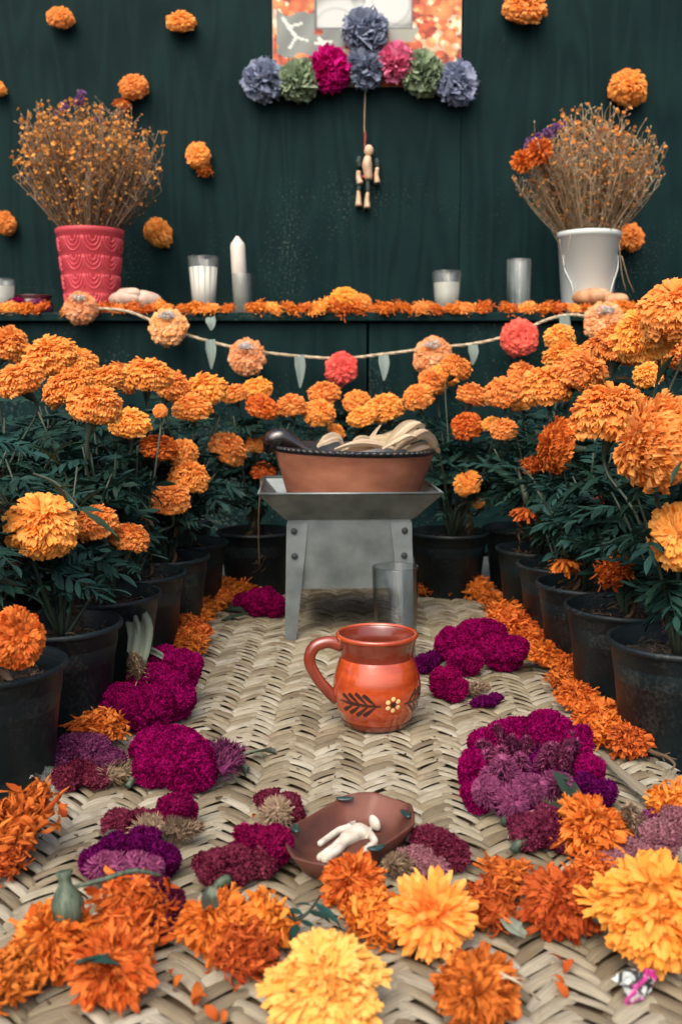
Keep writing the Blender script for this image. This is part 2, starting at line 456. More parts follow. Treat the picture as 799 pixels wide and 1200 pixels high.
        lathe(mb, [(0.01, 0.50), (0.42, 0.42), (0.58, 0.05), (0.40, -0.2)], 12, col=(0.1, 0, 0.5))
        sq = (1, 1, 0.72)
    elif kind == 'droop':          # spent head, petals hanging in a skirt from the calyx (pole up)
        n = 60
        ph = np.arange(n) * GA; th = rng.uniform(1.5, 2.1, n)
        d, s, t = frame(th, ph)
        nn = t; dd = d; ss = np.cross(nn, dd)
        petals(mb, d * 0.3, dd, ss, nn, rng.uniform(0.6, 0.85, n), rng.uniform(0.07, 0.12, n), rng.uniform(0.2, 1.2, n), rng.uniform(0.2, 0.5, n), rng.uniform(-0.4, 0.4, n), rng.uniform(0, 1, n), rng, rows=4, cols=3, tipj=0.1)
        lathe(mb, [(0.01, 0.1), (0.4, 0.05), (0.5, -0.2), (0.2, -0.45)], 12, col=(0.1, 0, 0.5))
        sq = (1, 1, 1)
    elif kind == 'paper':          # tissue-paper pompom
        n = 130
        i = np.arange(n) + 0.5
        th = np.arccos(1 - 1.55 * i / n); ph = i * GA + rng.normal(0, 0.2, n)
        d, s, t = frame(th, ph)
        dd = unit(d + rng.normal(0, 0.22, (n, 3)))
        r2 = unit(rng.normal(0, 1, (n, 3)))
        nn = unit(r2 - dd * np.sum(r2 * dd, 1)[:, None]); ss = np.cross(nn, dd)
        petals(mb, d * 0.25, dd, ss, nn, rng.uniform(0.62, 0.8, n), rng.uniform(0.22, 0.36, n), rng.normal(0, 0.7, n), rng.uniform(0.3, 0.7, n), rng.uniform(-0.5, 0.5, n), rng.uniform(0, 1, n), rng, rows=5, cols=8, prof=(0.2, 0.6, 0.9, 1.05, 1.1), tipj=0.10, twist=rng.normal(0, 0.5, n))
        sq = (1, 1, 0.8)
    for k in range(len(mb.v)):
        mb.v[k] = mb.v[k] * np.array(sq)
    return mb.mesh('flower_head', mat)

_hm = {}
PAP = {}
def head(kind, mat, variant):
    """(mesh, material): geometry is shared between colours, the material sits on the object"""
    key = (kind, variant)
    if key not in _hm:
        _hm[key] = head_mesh(kind, sum(map(ord, kind)) * 31 + variant * 17, None)
    return _hm[key], (PAP.get(mat) or M[mat])

def orient(o, up, spin=None, scale=None):
    q = Vector((0, 0, 1)).rotation_difference(Vector(up).normalized())
    q = q @ Quaternion((0, 0, 1), random.uniform(0, 6.28) if spin is None else spin)
    o.rotation_mode = 'QUATERNION'
    o.rotation_quaternion = q
    if scale is not None:
        o.scale = (scale,) * 3 if np.isscalar(scale) else scale
    return o

# ------------------------------------------------------------------ ground
M['ground'] = simple('worn_concrete', (0.035, 0.045, 0.045, 1), (0.10, 0.115, 0.11, 1), rough=0.9, scale=9, detail=8, bump=0.3, bscale=120)
mb = MB(); g = 60
mb.add([(-g, -g, 0), (g, -g, 0), (g, g, 0), (-g, g, 0)], [(0, 1, 2, 3)])
o = mb.build('ground', M['ground'], None, (0, 0, -0.010)); o['kind'] = 'structure'

# ------------------------------------------------------------------ plywood wall and altar table
def plywood(name, ca, cb):
    m, nt, N, L, P = newmat(name)
    tc = N.new('ShaderNodeTexCoord'); oi = N.new('ShaderNodeObjectInfo')
    mp = N.new('ShaderNodeMapping'); mp.inputs['Scale'].default_value = (7.0, 1, 1.0)
    va = N.new('ShaderNodeVectorMath'); va.operation = 'ADD'
    cx = N.new('ShaderNodeCombineXYZ'); L.new(oi.outputs['Random'], cx.inputs[1])
    L.new(tc.outputs['Object'], va.inputs[0]); L.new(cx.outputs[0], va.inputs[1]); L.new(va.outputs[0], mp.inputs['Vector'])
    n1 = N.new('ShaderNodeTexNoise'); n1.inputs['Scale'].default_value = 1.1; n1.inputs['Detail'].default_value = 2
    L.new(mp.outputs[0], n1.inputs['Vector'])
    mu = N.new('ShaderNodeMath'); mu.operation = 'MULTIPLY'; mu.inputs[1].default_value = 70
    L.new(n1.outputs['Fac'], mu.inputs[0])
    si = N.new('ShaderNodeMath'); si.operation = 'SINE'; L.new(mu.outputs[0], si.inputs[0])
    n2 = N.new('ShaderNodeTexNoise'); n2.inputs['Scale'].default_value = 7; n2.inputs['Detail'].default_value = 8
    L.new(tc.outputs['Object'], n2.inputs['Vector'])
    mr = N.new('ShaderNodeMapRange'); mr.inputs[1].default_value = -1; mr.inputs[3].default_value = 0.22; mr.inputs[4].default_value = 0.70
    L.new(si.outputs[0], mr.inputs[0])
    ad = N.new('ShaderNodeMath'); ad.operation = 'ADD'; ad.inputs[1].default_value = -0.5
    L.new(n2.outputs['Fac'], ad.inputs[0])
    a2 = N.new('ShaderNodeMath'); a2.operation = 'MULTIPLY_ADD'; a2.inputs[1].default_value = 1.6
    L.new(ad.outputs[0], a2.inputs[0]); L.new(mr.outputs[0], a2.inputs[2])
    cr = N.new('ShaderNodeValToRGB'); cr.color_ramp.elements[0].color = ca; cr.color_ramp.elements[1].color = cb
    L.new(a2.outputs[0], cr.inputs[0])
    # pale dust specks
    vo = N.new('ShaderNodeTexNoise'); vo.inputs['Scale'].default_value = 170; vo.inputs['Detail'].default_value = 2
    L.new(tc.outputs['Object'], vo.inputs['Vector'])
    nm = N.new('ShaderNodeTexNoise'); nm.inputs['Scale'].default_value = 3.2; nm.inputs['Detail'].default_value = 3
    L.new(tc.outputs['Object'], nm.inputs['Vector'])
    sx = N.new('ShaderNodeSeparateXYZ'); L.new(tc.outputs['Object'], sx.inputs[0])
    low = N.new('ShaderNodeMapRange'); low.inputs[1].default_value = 0.95; low.inputs[2].default_value = 0.55; low.inputs[3].default_value = 0.0; low.inputs[4].default_value = 0.16
    L.new(sx.outputs[2], low.inputs[0])
    ad2 = N.new('ShaderNodeMath'); ad2.operation = 'ADD'
    L.new(nm.outputs['Fac'], ad2.inputs[0]); L.new(low.outputs[0], ad2.inputs[1])
    ad3 = N.new('ShaderNodeMath'); ad3.operation = 'MULTIPLY'; L.new(vo.outputs['Fac'], ad3.inputs[0]); L.new(ad2.outputs[0], ad3.inputs[1])
    r2 = N.new('ShaderNodeMapRange'); r2.inputs[1].default_value = 0.40; r2.inputs[2].default_value = 0.54; r2.inputs[4].default_value = 0.40
    L.new(ad3.outputs[0], r2.inputs[0])
    mx = N.new('ShaderNodeMix'); mx.data_type = 'RGBA'; mx.inputs[7].default_value = (0.13, 0.16, 0.13, 1)
    L.new(r2.outputs[0], mx.inputs[0]); L.new(cr.outputs[0], mx.inputs[6])
    L.new(mx.outputs[2], P.inputs['Base Color'])
    P.inputs['Roughness'].default_value = 0.62
    P.inputs['Specular IOR Level'].default_value = 0.08
    b = N.new('ShaderNodeBump'); b.inputs['Strength'].default_value = 0.35; b.inputs['Distance'].default_value = 0.003
    L.new(a2.outputs[0], b.inputs['Height']); L.new(b.outputs[0], P.inputs['Normal'])
    return m
M['ply'] = plywood('green_plywood', (0.0020, 0.0120, 0.0132, 1), (0.0052, 0.0225, 0.0222, 1))
WALL_Y = 2.45
wall = thing('plywood_wall', (0, WALL_Y, 0), 'dark green painted plywood wall behind the altar shelf', 'wall')
x0 = at(541, 100, WALL_Y).x
for a, b in ((x0 - 3.66, x0 - 2.442), (x0 - 2.44, x0 - 1.221), (x0 - 1.2195, x0 - 0.0003), (x0 + 0.0003, x0 + 1.22), (x0 + 1.222, x0 + 2.44)):
    mb = MB(); box(mb, (0, 0.009, 1.1), (b - a, 0.018, 2.2))
    p = mb.build('plywood_panel', M['ply'], wall, ((a + b) / 2, 0, 0), smooth=False)
    bevel(p, 0.0015)
SH_Y = 2.10
SH_Z = at(400, 366, SH_Y).z
table = thing('altar_table', (0, SH_Y, 0), 'dark green plywood altar box with flat shelf top', 'table')
mb = MB(); box(mb, (0, 0.172, SH_Z - 0.009), (3.4, 0.350, 0.018))
bevel(mb.build('shelf_board', M['ply'], table, smooth=False), 0.002)
xs = at(431, 420, SH_Y).x
for a, b in ((-1.66, xs - 0.0022), (xs + 0.0022, 1.66)):
    mb = MB(); box(mb, (0, 0.021, (SH_Z - 0.021) / 2), (b - a, 0.016, SH_Z - 0.020))
    bevel(mb.build('front_panel', M['ply'], table, ((a + b) / 2, 0, 0), smooth=False), 0.0015)

# ------------------------------------------------------------------ woven palm mat
def strand_material():
    m, nt, N, L, P = newmat('palm_strand')
    at_ = N.new('ShaderNodeAttribute'); at_.attribute_name = 'Col'
    sep = N.new('ShaderNodeSeparateColor'); L.new(at_.outputs['Color'], sep.inputs[0])
    cb = N.new('ShaderNodeCombineXYZ')
    for i, k in enumerate((37.0, 16.0, 2.2)):
        q = N.new('ShaderNodeMath'); q.operation = 'MULTIPLY'; q.inputs[1].default_value = k
        L.new(sep.outputs[i], q.inputs[0]); L.new(q.outputs[0], cb.inputs[i])
    nz = N.new('ShaderNodeTexNoise'); nz.inputs['Scale'].default_value = 1.0; nz.inputs['Detail'].default_value = 5
    L.new(cb.outputs[0], nz.inputs['Vector'])
    r1 = N.new('ShaderNodeValToRGB')
    e = r1.color_ramp.elements
    e[0].position = 0.0; e[0].color = lin(113, 103, 84)
    e[1].position = 1.0; e[1].color = lin(170, 164, 146)
    k = e.new(0.3); k.color = lin(139, 128, 105)
    k = e.new(0.6); k.color = lin(154, 146, 124)
    L.new(sep.outputs[0], r1.inputs[0])
    mr = N.new('ShaderNodeMapRange'); mr.inputs[1].default_value = 0.3; mr.inputs[2].default_value = 0.7; mr.inputs[3].default_value = 0.58; mr.inputs[4].default_value = 1.18
    L.new(nz.outputs['Fac'], mr.inputs[0])
    hs = N.new('ShaderNodeHueSaturation'); L.new(r1.outputs[0], hs.inputs['Color']); L.new(mr.outputs[0], hs.inputs['Value'])
    # brown stains of its own
    tc = N.new('ShaderNodeTexCoord'); n3 = N.new('ShaderNodeTexNoise'); n3.inputs['Scale'].default_value = 38; n3.inputs['Detail'].default_value = 7
    geo = N.new('ShaderNodeNewGeometry')
    L.new(geo.outputs['Position'], n3.inputs['Vector'])
    m3 = N.new('ShaderNodeMapRange'); m3.inputs[1].default_value = 0.52; m3.inputs[2].default_value = 0.74; m3.inputs[4].default_value = 0.6
    L.new(n3.outputs['Fac'], m3.inputs[0])
    mx = N.new('ShaderNodeMix'); mx.data_type = 'RGBA'; mx.inputs[7].default_value = lin(104, 86, 60)
    L.new(m3.outputs[0], mx.inputs[0]); L.new(hs.outputs[0], mx.inputs[6])
    L.new(mx.outputs[2], P.inputs['Base Color'])
    P.inputs['Roughness'].default_value = 0.75; P.inputs['Specular IOR Level'].default_value = 0.2
    b = N.new('ShaderNodeBump'); b.inputs['Strength'].default_value = 0.8; b.inputs['Distance'].default_value = 0.0008
    L.new(nz.outputs['Fac'], b.inputs['Height']); L.new(b.outputs[0], P.inputs['Normal'])
    return m
M['strand'] = strand_material()
M['under_shade'] = simple('shaded_underlayer', lin(70, 56, 40), lin(104, 86, 62), rough=0.8, scale=120)  # strand undersides, coloured darker than the weave to put shade into its gaps
mat_root = thing('woven_palm_mat', (0, 0, 0), 'woven palm mat in herringbone twill under the offerings', 'mat')
def mat_l(y): return -0.268 + (y - 0.85) * 0.038
def mat_r(y): return 0.307 - (y - 0.85) * 0.004
MAT_Y0, MAT_Y1 = 0.34, 1.765
mb = MB()
mb.add([(mat_l(MAT_Y0) + .004, MAT_Y0, -0.0035), (mat_r(MAT_Y0) - .004, MAT_Y0, -0.0035), (mat_r(MAT_Y1) - .004, MAT_Y1, -0.0035), (mat_l(MAT_Y1) + .004, MAT_Y1, -0.0035)], [(0, 1, 2, 3)])
mb.build('shaded_underlayer', M['under_shade'], mat_root)
SC, SS = 0.0240, 0.0158                       # column width and stacking pitch of the twill
SL, SW = SC * math.sqrt(2) * 1.36, SS / math.sqrt(2) * 1.04
def strand_verts(rng, cut=1.0):
    nu, nv = 9, 5
    t = np.linspace(-1, 1, nu); w = np.linspace(-1, 1, nv)
    arch = np.where(t > 0, 0.0024 * (1 - 2.1 * np.clip(t, 0, 1) ** 2.4), 0.0024 - 0.0012 * np.abs(t) ** 2)
    taper = np.where(t > .3, 1 - .50 * ((t - .3) / .7) ** 1.4, 1.0)
    bow = rng.normal(0, 0.0010); skew = rng.normal(0, 0.09); wv = rng.uniform(0.72, 1.06)
    tilt = rng.normal(0.05, 0.06)
    v = []
    for i in range(nu):
        for j in range(nv):
            edge = -0.0011 if j in (0, nv - 1) else (0.0 if j != 2 else 0.0004)
            yy = w[j] * SW / 2 * wv * taper[i] * (1 + 0.06 * math.sin(t[i] * 3 + skew * 30))
            v.append((t[i] * SL / 2, yy + bow * (1 - t[i] ** 2) + skew * t[i] * SW, arch[i] + edge - tilt * yy))
    f = [(i * nv + j, (i + 1) * nv + j, (i + 1) * nv + j + 1, i * nv + j + 1) for i in range(nu - 1) for j in range(nv - 1)]
    c = [((0, (w[j] + 1) / 2, (t[i] + 1) / 2)) for i in range(nu) for j in range(nv)]
    return np.array(v), f, np.array(c)
rotm = math.radians(-1.4)                      # the weave runs a little askew of the view
cm, sm = math.cos(rotm), math.sin(rotm)
spots = []
for k in range(-16, 18):
    sgn = 1 if k % 2 else -1
    for j in range(0, 110):
        u = k * SC; v = 0.30 + j * SS + (0 if k % 2 else SS * 0.5)
        x, y = u * cm - v * sm - 0.012, u * sm + v * cm
        if MAT_Y0 < y < MAT_Y1 and mat_l(y) < x < mat_r(y):
            spots.append((x, y, sgn, k % 2))
def px_of(p):
    d = p - Vector((0, 0, CAM_H))
    zc = d.y * _cp - d.z * _sp
    return 399.5 + FPX * d.x / zc, 600 - FPX * (d.y * _sp + d.z * _cp) / zc
def inview(x, y):
    a, b = px_of(Vector((x, y, 0)))
    return -15 < a < 815 and b < 1212
near = sorted([s for s in spots if inview(s[0], s[1])], key=lambda s: s[1])[:300]
nearset = set(near)
rng = np.random.default_rng(5)
variants = []
for i in range(28):
    v, f, c = strand_verts(rng)
    c[:, 0] = rng.uniform(0, 1)
    variants.append(MB().add(v, f, c).mesh('palm_strand', M['strand']))
for x, y, sgn, odd in near:
    o = link('palm_strand', random.choice(variants), mat_root, (x, y, random.uniform(-.0003, .0004)))
    o.rotation_euler = (random.gauss(0, 0.03), random.gauss(0, 0.02), rotm + sgn * (PI / 4 - .06 + random.gauss(0, 0.05)) + (PI if odd else 0))
mb = MB()
for s_ in spots:
    if s_ in nearset:
        continue
    x, y, sgn, odd = s_
    v, f, c = strand_verts(rng); c[:, 0] = rng.uniform(0, 1)
    a = rotm + sgn * (PI / 4 - .06 + rng.normal(0, 0.05)) + (PI if odd else 0); ca, sa = math.cos(a), math.sin(a)
    R = np.array([[ca, sa, 0], [-sa, ca, 0], [0, 0, 1]])
    mb.add(v @ R + np.array([x, y, rng.uniform(-.0003, .0004)]), f, c)
# plaited selvedge: edge strips
o = mb.build('palm_strands', M['strand'], mat_root); o['kind'] = 'stuff'
for fn, off in ((mat_l, 0.003), (mat_r, -0.003)):
    mb = MB()
    for j in range(78):
        y = MAT_Y0 + j * 0.0182
        x = fn(y) + off
        v, f, c = strand_verts(rng); c[:, 0] = rng.uniform(0, 1)
        a = PI / 2 + 0.35 * (1 if j % 2 else -1); ca, sa = math.cos(a), math.sin(a)
        R = np.array([[ca, sa, 0], [-sa, ca, 0], [0, 0, 1]])
        mb.add(v @ R * np.array([1, 0.75, 1]) + np.array([x, y, 0.001]), f, c)
    o = mb.build('selvedge', M['strand'], mat_root); o['kind'] = 'stuff'

# ------------------------------------------------------------------ potted marigolds
POT_H, POT_R = 0.120, 0.070
GZ = -0.010
mbp = MB()
lathe(mbp, [(0.0, 0.001), (0.050, 0.0), (0.052, 0.003), (0.0625, 0.098), (0.0640, 0.099), (0.0645, 0.112), (0.0665, 0.1135), (0.0690, 0.1145), (0.0700, 0.117), (0.0690, 0.120), (0.0665, 0.1205), (0.0650, 0.118), (0.0632, 0.095), (0.055, 0.05), (0.0, 0.049)], 44)
pot_me = mbp.mesh('pot', M['pot'])
def soil_mesh(seed):
    rng = np.random.default_rng(seed)
    mb = MB(); n = 26; rs = [0, .015, .03, .045, .0615]
    v = [(0, 0, 0.104)]
    for r in rs[1:]:
        for k in range(n):
            a = 2 * PI * k / n
            v.append((r * math.cos(a), r * math.sin(a), 0.098 + rng.normal(0, 0.0022) + 0.006 * (1 - r / .06)))
    f = [(0, 1 + k, 1 + (k + 1) % n) for k in range(n)]
    for i in range(len(rs) - 2):
        for k in range(n):
            f.append((1 + i * n + k, 1 + (i + 1) * n + k, 1 + (i + 1) * n + (k + 1) % n, 1 + i * n + (k + 1) % n))
    mb.add(v, f)
    return mb.mesh('soil', M['soil'])
def litter_mesh(seed):
    rng = np.random.default_rng(seed); mb = MB()
    for k in range(90):
        r = 0.058 * math.sqrt(rng.random()); a = rng.uniform(0, 6.28)
        p = np.array([r * math.cos(a), r * math.sin(a), 0.101 + rng.uniform(0, 0.006)])
        b = rng.uniform(0, 6.28); l = rng.uniform(0.006, 0.022)
        e = p + np.array([l * math.cos(b), l * math.sin(b), rng.normal(0.001, 0.004)])
        rr = math.hypot(e[0], e[1])
        if rr > 0.061: e[:2] *= 0.061 / rr
        mid = (p + e) / 2 + np.array([0, 0, rng.uniform(0, .004)])
        tube(mb, [p, mid, e], [0.0005, 0.0009, 0.0004], 3, col=(rng.random(), 0, 0.5), flat=rng.uniform(.4, 1.5))
    return mb.mesh('litter', M['litter'])
soils = [soil_mesh(i) for i in range(3)]; litters = [litter_mesh(i + 9) for i in range(3)]

def leaf_mesh(seed, mat, droop=0.5, crisp=0.0):
    """compound leaf along +X, length about 1, leaflets in pairs"""
    rng = np.random.default_rng(seed); mb = MB()
    npair = rng.integers(5, 7)
    t = np.linspace(0, 1, 8)
    zc = lambda s: 0.18 * s - droop * s ** 2 * 0.55
    yc = lambda s, b=rng.normal(0, 0.12): b * s * s
    tube(mb, [(s * 0.9, yc(s), zc(s)) for s in t], [0.014, 0.006], 4, col=(0.7, 0, .5))
    B, D, S, Nn, L, W = [], [], [], [], [], []
    for i in range(npair):
        s = 0.16 + 0.66 * i / (npair - 1)
        for sd in (-1, 1):
            B.append((s * 0.9, yc(s), zc(s)))
            a = rng.uniform(0.75, 1.15) - 0.25 * s
            d = np.array([math.cos(a), sd * math.sin(a), rng.normal(-0.08, 0.14) - 0.25 * s * droop])
            D.append(d / np.linalg.norm(d))
            l = rng.uniform(0.30, 0.40) * (0.75 + 0.6 * math.sin(PI * min(1, s + 0.1)))
            L.append(l); W.append(l * rng.uniform(0.11, 0.15))
    B.append((0.9, yc(1), zc(1))); d = np.array([1, yc(1), -0.3 * droop]); D.append(d / np.linalg.norm(d)); L.append(0.40); W.append(0.055)
    B, D, L, W = np.array(B), np.array(D), np.array(L), np.array(W)
    up = np.array([0, 0, 1.0]) + rng.normal(0, 0.3, (len(B), 3))
    Nn = unit(up - D * np.sum(up * D, 1)[:, None]); S = np.cross(Nn, D)
    n = len(B)
    petals(mb, B, D, S, -Nn, L, W, rng.uniform(0.1, 0.8, n) + crisp, np.full(n, 0.1 + crisp), rng.uniform(-0.7, -0.3, n), rng.uniform(0.1, 1, n) * rng.uniform(0.5, 1), rng, rows=6, cols=3, prof=(0.15, 0.75, 1.0, 0.9, 0.6, 0.05), tipj=0.03, twist=rng.normal(0, 0.3 + crisp, n))
    return mb.mesh('leaf', mat)
LEAVES = [leaf_mesh(100 + i, M['leaf'], droop=0.2 + 0.14 * i) for i in range(6)]
DEAD = [leaf_mesh(200 + i, M['leaf_dry'], droop=1.6, crisp=1.2) for i in range(3)]

def blade_mesh(seed, mat, w=0.16, curl=0.7, name='leaf'):
    """single lance-shaped leaf along +X, unit length"""
    rng = np.random.default_rng(seed); mb = MB()
    e = lambda *a: np.array([a], float)
    petals(mb, e(0, 0, 0), e(1, 0, 0), e(0, 1, 0), e(0, 0, -1), np.array([1.0]), np.array([w]), np.array([curl]), np.array([0.25]), np.array([-0.6]), np.array([0.4]), rng, rows=12, cols=5, prof=(0.08, 0.5, 0.85, 1.0, 0.95, 0.75, 0.4, 0.02), tipj=0.0, twist=np.array([0.4]))
    return mb.mesh(name, mat)
BLADES = [blade_mesh(i, M['leaf_olive'], 0.13, 0.5) for i in range(3)]

class Plant:
    def __init__(s, x, y, label, group):
        s.base = Vector((x, y, GZ))
        s.root = thing('potted_marigold', s.base, label, 'potted plant', group)
        s.heads = []
PL = []
def plant(x, y, label, group): PL.append(Plant(x, y, label, group))
ordw = ['first', 'second', 'third', 'fourth', 'fifth', 'sixth']
for i, (y, x) in enumerate(((.874, -.318), (1.03, -.302), (1.18, -.287), (1.315, -.277), (1.445, -.262), (1.575, -.25))):
    plant(x, y, f'marigold in black plastic pot, {ordw[i]} of the inner row under the pink pot side', 'potted marigolds lining the mat')
for i, (y, x) in enumerate(((.96, .334), (1.112, .325), (1.245, .318), (1.38, .317), (1.515, .308))):
    plant(x, y, f'marigold in black plastic pot, {ordw[i]} of the inner row under the white bucket side', 'potted marigolds lining the mat')
for i, (y, x) in enumerate(((1.10, -.455), (1.27, -.44), (1.42, -.425), (1.58, -.41))):
    plant(x, y, f'marigold in black pot, {ordw[i]} of the outer row under the pink pot side', 'potted marigolds lining the mat')
for i, (y, x) in enumerate(((1.06, .475), (1.21, .47), (1.36, .465), (1.52, .46))):
    plant(x, y, f'marigold in black pot, {ordw[i]} of the outer row under the white bucket side', 'potted marigolds lining the mat')
for i, (x, y) in enumerate(((-.145, 1.70), (.035, 1.84), (.185, 1.69), (-.30, 1.78), (.32, 1.74))):
    plant(x, y, ['marigold in black pot behind the brazier, beside the dry hanging twig', 'marigold in black pot hidden directly behind the clay bowl',
                 'marigold in black pot behind the brazier, past the drinking glass', 'marigold in black pot in the back corner under the pink pot side',
                 'marigold in black pot in the back corner under the white bucket side'][i], 'potted marigolds lining the mat')
def find_plant(p):
    return min(PL, key=lambda q: (q.base.x - p.x) ** 2 + (q.base.y - p.y) ** 2)

HEADS = [  # px, py, diameter px, distance, kind, up vector tilt
 (10,405,54,1.40),(24,446,60,1.22),(60,420,66,1.32),(92,426,44,1.45),(80,455,58,1.18),(112,477,68,1.12),(122,446,50,1.36),(142,444,42,1.5),(152,497,48,1.27),
 (173,441,60,1.42),(203,454,44,1.52),(240,460,54,1.58),(225,479,44,1.5),(187,526,46,1.4),(215,531,37,1.46),(221,561,47,1.42),(199,586,45,1.36),(267,527,43,1.62),
 (49,617,86,.98),(113,614,54,1.05),(152,632,47,1.08),
 (301,457,37,1.76),(307,477,37,1.70),(341,476,35,1.76),(380,461,37,1.84),(374,485,36,1.78),(418,472,35,1.84),(450,480,43,1.80),(424,489,34,1.76),(394,506,22,1.82),
 (301,521,28,1.72),(309,553,31,1.70),(275,462,32,1.70),
 (490,466,34,1.76),(507,448,38,1.80),(534,431,40,1.74),(520,440,34,1.82),(552,464,37,1.68),(590,461,43,1.56),(612,442,39,1.60),(547,500,37,1.66),(590,504,34,1.54),
 (661,418,50,1.46),(640,454,58,1.36),(682,437,58,1.34),(724,408,64,1.25),(757,392,74,1.14),(793,362,84,1.08),(790,410,60,1.22),
 (715,489,88,1.02),(548,567,33,1.62),(561,590,15,1.64),(655,395,36,1.6),(700,412,44,1.4),(575,497,24,1.6),(610,470,30,1.62),(760,440,40,1.35),
]
for k, (px, py, dm, D) in enumerate(HEADS):
    p = at(px, py, D); r = dm / 2 * ppm(p) * 1.05
    pl = find_plant(p)
    tilt = Vector((random.gauss(0, .32) + (0.12 if px < 400 else -0.12), random.gauss(-.32, .16), 1))
    pl.heads.append((p, r, tilt, 'globe', 'marigold_dry' if k % 9 == 4 and dm < 50 else 'marigold'))
def extra(px, py, dm, D, tilt, kind='globe', mat='marigold'):
    p = at(px, py, D); find_plant(p).heads.append((p, dm / 2 * ppm(p), Vector(tilt), kind, mat))
extra(776, 520, 116, 0.90, (-1, .15, .35))                    # big head turned aside
extra(800, 630, 88, 0.92, (-.6, -.6, .3), 'globe', 'marigold')
extra(655, 522, 66, 1.28, (-.9, .1, .25), 'globe', 'marigold_dry')
extra(624, 545, 30, 1.42, (-.3, -.5, .5), 'wilt', 'marigold_dry')
extra(617, 597, 40, 1.40, (.1, 0, 1), 'droop', 'marigold_wilted')
extra(661, 657, 42, 1.22, (0, 0, 1), 'droop', 'marigold_wilted')
extra(720, 667, 50, 1.06, (.2, -.5, -.3), 'wilt', 'marigold_dry')
extra(18, 748, 74, 0.80, (.5, -.6, .35), 'globe', 'marigold_dry')
extra(700, 588, 14, 1.10, (0, -.5, -.3), 'wilt', 'marigold_wilted')
extra(188, 482, 18, 1.36, (0, -.5, .5), 'globe', 'marigold')

def px_at(p):
    d = p - Vector((0, 0, CAM_H)); zc = d.y * _cp - d.z * _sp
    return 399.5 + FPX * d.x / zc, 600 - FPX * (d.y * _sp + d.z * _cp) / zc
BLOOMS = [(px_at(p), r / ppm(p), p.y) for q in PL for (p, r, t, kd, m_) in q.heads]
def hides(p, tip):
    for w in (.35, .7, 1.0):
        m_ = Vector(p).lerp(tip, w); a, b = px_at(m_)
        for (hx, hy), hr, hd in BLOOMS:
            if m_.y < hd and (a - hx) ** 2 + (b - hy) ** 2 < (hr * 1.05) ** 2:
                return True
    return False
def put_leaf(pl, me, p, dirv, roll, size):
    o = link('leaf', me, pl.root, Vector(p) - pl.base)
    x = Vector(dirv).normalized()
    z = Vector((0, 0, 1)); y = z.cross(x)
    if y.length < 1e-3: y = Vector((0, 1, 0))
    y.normalize(); z = x.cross(y)
    q = Matrix((x, y, z)).transposed().to_quaternion() @ Quaternion((1, 0, 0), roll)
    o.rotation_mode = 'QUATERNION'; o.rotation_quaternion = q
    o.scale = (size,) * 3
    return o
hv = 0
